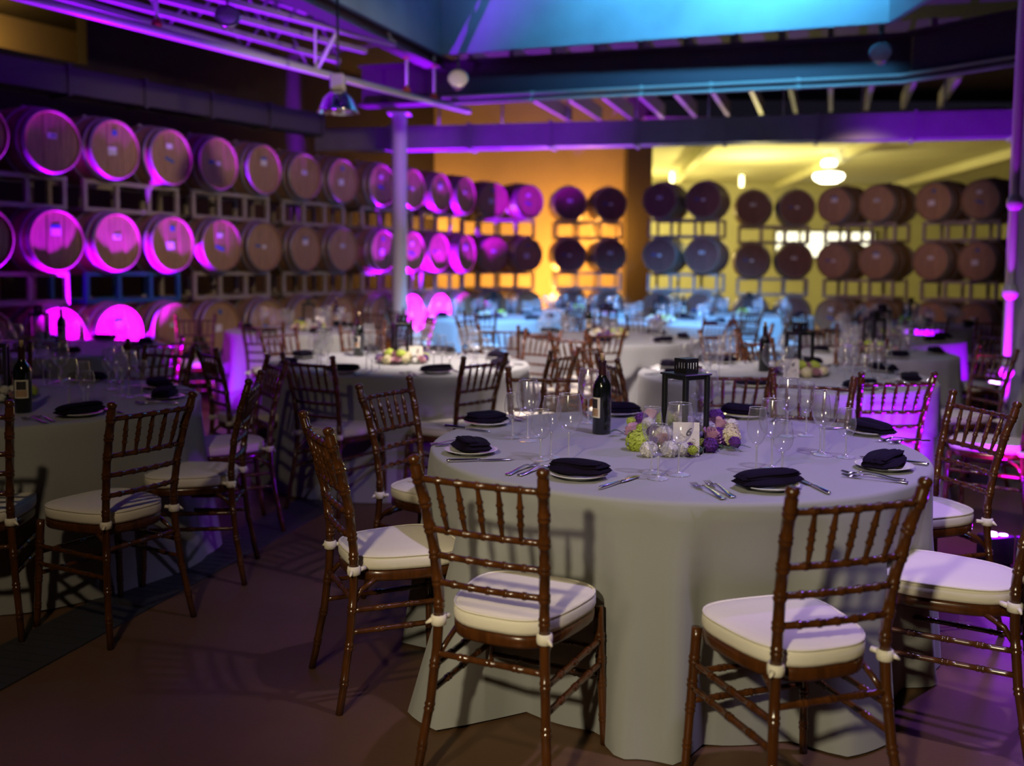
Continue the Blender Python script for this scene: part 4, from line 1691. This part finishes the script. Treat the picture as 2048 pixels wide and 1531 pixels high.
def make_card(num, label, loc, rz):
    t = thing('table_card', label, 'card', loc, rz, 'table number cards')
    M = Matrix.Rotation(R(-10), 4, 'X')
    m = MB()
    m.box(-0.047, 0.047, -0.0008, 0.0008, 0.004, 0.122, M)
    ob('card', m.mesh('card_sheet', CARD), t)
    if num:
        o = ob('number', text_mesh(num, 0.042, INK, 0.35), t)
        o.matrix_local = M @ Matrix.Translation((0.006, -0.0014, 0.086)) @ Matrix.Rotation(PI / 2, 4, 'X')
    # printed flourishes
    m = MB()
    for (x0, z0, r_, n, ph) in ((-0.018, 0.064, 0.012, 1.4, 0.0), (0.018, 0.040, 0.016, 1.7, 1.2), (0.026, 0.052, 0.008, 1.3, 3.0), (-0.004, 0.060, 0.008, 1.1, 4.0)):
        pts = []
        for i in range(26):
            u = i / 25
            a = ph + u * n * 2 * PI
            pts.append(M @ Vector((x0 + r_ * (1 - .55 * u) * math.cos(a), -0.0012, z0 + r_ * .7 * (1 - .5 * u) * math.sin(a) + 0.012 * u)))
        m.tube(pts, 0.0005, 4)
    m.tube([M @ Vector((-0.034, -0.0012, 0.045)), M @ Vector((0.036, -0.0012, 0.047))], 0.0004, 4)
    for i in range(5):
        x = -0.030 + i * 0.006
        m.tube([M @ Vector((x, -0.0012, 0.014)), M @ Vector((x, -0.0012, 0.026 + 0.004 * (i % 2)))], 0.0005, 4)
    m.tube([M @ Vector((-0.033, -0.0012, 0.026)), M @ Vector((-0.018, -0.0012, 0.034)), M @ Vector((-0.003, -0.0012, 0.026))], 0.0005, 4)
    ob('printed_flourish', m.mesh('printed_flourish', INK2), t)
    m = MB()
    for s_ in (-1, 1):
        pts = []
        for i in range(18):
            a = -PI / 2 + 1.55 * PI * i / 17
            pts.append((s_ * (0.044 + 0.016 * math.cos(a)), -0.006 + 0.002 * i / 17, 0.020 + 0.0185 * math.sin(a)))
        m.tube(pts, 0.0011, 6)
        m.tube([(s_ * 0.044, -0.006, 0.0015), (s_ * 0.040, 0.045, 0.0015)], 0.0011, 6)
    m.tube([(-0.044, -0.006, 0.0015), (0.044, -0.006, 0.0015)], 0.0011, 6)
    m.tube([(0, 0.045, 0.0015), (0, 0.018, 0.085)], 0.0011, 6)
    ob('wire_stand', m.mesh('wire_stand', WIRE), t)
    return t


q = bp(1372, 912, ZT)
make_card('6', 'cream table card with a black italic 6', (q.x, q.y, ZT), R(-6))
q = bp(832, 727, ZT)
make_card('5', 'cream table card numbered 5', (q.x, q.y, ZT), R(6))
q = bp(1582, 757, ZT)
make_card('4', 'cream table card numbered 4', (q.x, q.y, ZT), R(-12))
q = bp(88, 694, ZT)
make_card('', 'blurred table card before the magenta barrels', (q.x, q.y, ZT), R(20))
q = bp(640, 656, ZT)
make_card('', 'blurred table card on the violet table left of the column', (q.x, q.y, ZT), R(10))
q = bp(1322, 640, ZT)
make_card('', 'blurred pale blue table card on the far blue table', (q.x, q.y, ZT), R(-10))
for (key, dx, dy, rz) in (('T5', 0.03, -0.02, 20), ('T4', 0.10, 0.0, 30), ('T9', -.05, 0, 15), ('T7', .05, 0, 40), ('T10', .08, 0, 10), ('R2', 0.0, 0.1, 20), ('R3', 0, 0, 30), ('R4', 0, 0, 10), ('F1', 0, 0, 50), ('F2', 0, 0, 20), ('F3', 0, 0, 35), ('F4', 0, 0, 5), ('T8', -.05, 0, 20)):
    tx, ty, Rt, ph = TABLES[key]
    place(CEN, f'low ring of mixed flowers on {ph}', 'flowers', (tx + dx, ty + dy, ZT), R(rz * 3), 'flower rings round the lanterns')
    place(LAN, f'black candle lantern on {ph}', 'lantern', (tx + dx, ty + dy, ZT), R(rz), 'black candle lanterns')


# ------------------------------------------------------------------ floor washers, pipes and hanging lamps
LEDM = emat('led_lens', (0.62, 0.25, 1.0), 18.0)


def make_par():
    t = tmpl('led_uplight')
    m = MB()
    m.cbox(-0.07, 0.07, -0.05, 0.05, 0.03, 0.17, 0.006)
    ob('housing', m.mesh('uplight_housing', BLACKM), t)
    for (x, y) in ((-0.03, -0.015), (0.025, -0.02), (0.0, 0.022)):
        m = MB()
        m.lathe([(0.0, 0.1745), (0.019, 0.1742), (0.021, 0.170)], 14, Matrix.Translation((x, y, 0)))
        ob('led_lens', m.mesh('led_lens', LEDM), t)
    for s_ in (-1, 1):
        m = MB()
        m.cbox(s_ * 0.078 - 0.004, s_ * 0.078 + 0.004, -0.015, 0.015, 0.0, 0.12, 0.001)
        ob('yoke', m.mesh('uplight_yoke', BLACKM), t)
    m = MB()
    m.cbox(-0.085, 0.085, -0.08, 0.08, 0.0, 0.012, 0.002)
    ob('foot', m.mesh('uplight_foot', BLACKM), t)
    remember(t)
    return t


PAR = make_par()
q = bp(1992, 1064, 0.18)
place(PAR, 'small black floor light glowing violet behind the right chairs', 'light', (q.x, q.y, 0), R(15), 'violet floor lights')
place(PAR, 'small black floor light cut off at the right edge', 'light', (q.x + 0.17, q.y - 0.02, 0), R(35), 'violet floor lights')
q = bp(1987, 763, 0.30)
place(PAR, 'distant violet floor light near the right wall pipe', 'light', (q.x, q.y, 0), R(-10), 'violet floor lights', 1.7)
place(PAR, 'violet floor light hidden below the magenta lit barrels', 'light', (-3.84, 9.44, 0), R(-30), 'violet floor lights')
place(PAR, 'violet floor light behind the white column', 'light', (-1.10, 14.48, 0), R(-30), 'violet floor lights')

rp = bpd(2022, 560, 6.9)
sp = thing('stand_pipe', 'glossy vertical pipe glowing magenta at the right edge', 'pipe', (rp.x, rp.y, 0))
m = MB()
m.lathe([(0.028, 0.0), (0.028, 4.0)], 16)
ob('run', m.mesh('stand_pipe_run', mat('glossy_pipe', (0.55, 0.50, 0.55), 0.25)), sp)
for z in (0.75, 1.30, 1.92):
    m = MB()
    m.lathe([(0.030, -0.06), (0.052, -0.03), (0.052, 0.02), (0.030, 0.05)], 16, Matrix.Translation((0, 0, z)))
    ob('coupling', m.mesh('stand_pipe_coupling', PIPE), sp)
rc = bpd(2058, 560, 7.4)
m = MB()
m.cbox(-0.12, 0.12, -0.12, 0.12, 0, 4.7, 0.01)
o = ob('steel_column', m.mesh('right_column', WHITEP), None, (rc.x, rc.y, 0), (0, 0, R(20)))
tag(o, 'pale square column at the right edge behind the pipe', 'column')
lamp('floor_wash_pipe', 'SPOT', (rp.x - 0.16, rp.y - 0.22, 0.2), 420, (0.5, 0.0, 1.0), (rp.x, rp.y, 1.5), 0.03, 46, 0.5)


def make_spotlamp():
    t = tmpl('ceiling_spotlight')
    M = Matrix.Rotation(R(72), 4, 'X')
    m = MB()
    m.lathe([(0.03, -0.16), (0.05, -0.14), (0.075, -0.06), (0.098, 0.0), (0.102, 0.012), (0.096, 0.016)], 20, M)
    ob('housing', m.mesh('spot_housing', CHROME), t)
    m = MB()
    m.lathe([(0.0, 0.022), (0.05, 0.02), (0.09, 0.010), (0.097, 0.0)], 20, M)
    ob('lens', m.mesh('spot_lens', BULBG), t)
    m = MB()
    m.tube([(0, 0.06, 0.06), (0, 0.06, 0.24)], 0.010, 8)
    ob('stem', m.mesh('spot_stem', BLACKM), t)
    remember(t)
    return t


SPL = make_spotlamp()
for (px, py, D, lab) in ((916, 158, 9.6, 'round glass ceiling spotlight below the skylight corner'), (1762, 106, 9.0, 'round glass ceiling spotlight at upper right'), (455, 33, 8.0, 'round glass ceiling spotlight at upper left')):
    q = bpd(px, py, D)
    place(SPL, lab, 'lamp', q, math.atan2(-q.x, q.y) * -1 * -1, 'round ceiling spotlights')

q = bpd(676, 205, 8.6)
hb = thing('high_bay_lamp', 'silver dome high-bay lamp below the sprinkler pipe', 'lamp', q)
m = MB()
m.lathe([(0.03, 0.10), (0.07, 0.09), (0.13, 0.03), (0.175, -0.07), (0.18, -0.085), (0.17, -0.085), (0.12, 0.02), (0.06, 0.07)], 24)
ob('dome', m.mesh('high_bay_dome', CHROME), hb)
m = MB()
m.cbox(-0.06, 0.06, -0.06, 0.06, 0.10, 0.24, 0.01)
ob('ballast', m.mesh('high_bay_ballast', DUCT), hb)
m = MB()
m.tube([(0, 0, 0.24), (0, 0, 0.9)], 0.012, 6)
ob('hanger', m.mesh('high_bay_hanger', BLACKM), hb)

q = bpd(1657, 357, 22.0)
pl = thing('pendant_lamp', 'glowing white bowl pendant lamp in the yellow room beyond', 'lamp', q)
m = MB()
m.lathe([(0.0, -0.10), (0.18, -0.09), (0.30, -0.02), (0.34, 0.06), (0.30, 0.11)], 24)
ob('bowl', m.mesh('pendant_bowl', emat('pendant_glow', (1.0, 0.93, 0.62), 9.0)), pl)
m = MB()
m.lathe([(0.30, 0.11), (0.16, 0.20), (0.13, 0.28)], 20)
ob('shade', m.mesh('pendant_shade', mat('pendant_metal', (0.7, 0.68, 0.6), 0.35, metal=0.6)), pl)
m = MB()
m.lathe([(0.13, 0.26), (0.16, 0.30), (0.16, 0.38), (0.10, 0.42)], 16)
ob('upper_globe', m.mesh('pendant_globe', emat('pendant_glow_top', (1.0, 0.95, 0.7), 6.0)), pl)
m = MB()
m.tube([(0, 0, 0.4), (0, 0, 1.1)], 0.015, 6)
ob('stem', m.mesh('pendant_stem', BLACKM), pl)

# tank room: bright window, wall lights, roof beams
wn = ob('window_1', MB().box(-1.6, 1.6, -0.03, 0.0, 0, 0.9).mesh('window_frame_back', mat('window_frame', (0.2, 0.18, 0.12), 0.6)), None, (9.6, 30.3, 1.75))
struct(wn)
WG = emat('window_glow', (1.0, 0.95, 0.68), 2.2)
for i in range(4):
    m = MB()
    m.box(-1.5 + i * 0.77, -0.85 + i * 0.77, -0.06, -0.03, 0.08, 0.82)
    ob('pane', m.mesh('window_pane', WG), wn)
for (px, py, lab) in ((1344, 356, 'left small lit wall light in the room beyond'), (1483, 362, 'right small lit wall light in the room beyond')):
    q = bpd(px, py, 27.0)
    t = thing('wall_light', lab, 'light', q, 0, 'small lit wall lights')
    m = MB()
    m.lathe([(0.0, -0.16), (0.05, -0.15), (0.06, 0.0), (0.05, 0.15), (0.0, 0.16)], 12)
    ob('globe', m.mesh('wall_light_globe', emat('wall_light_glow', (1.0, 0.9, 0.4), 7.0)), t)
    m = MB()
    m.tube([(0, 0, 0.15), (0, 0, 1.2)], 0.02, 6)
    ob('stem', m.mesh('wall_light_stem', BLACKM), t)
for i, (x0, lab) in enumerate(((3.8, 'left'), (7.0, 'middle'), (10.4, 'right'))):
    m = MB()
    m.bar((x0, 18.6, 3.93), (x0 + 1.0, 30.3, 3.93), 0.16, 0.2)
    tag(ob('ceiling_beam', m.mesh('tank_room_beam', WALLY)), f'{lab} yellow lit ceiling beam of the room beyond', 'beam')
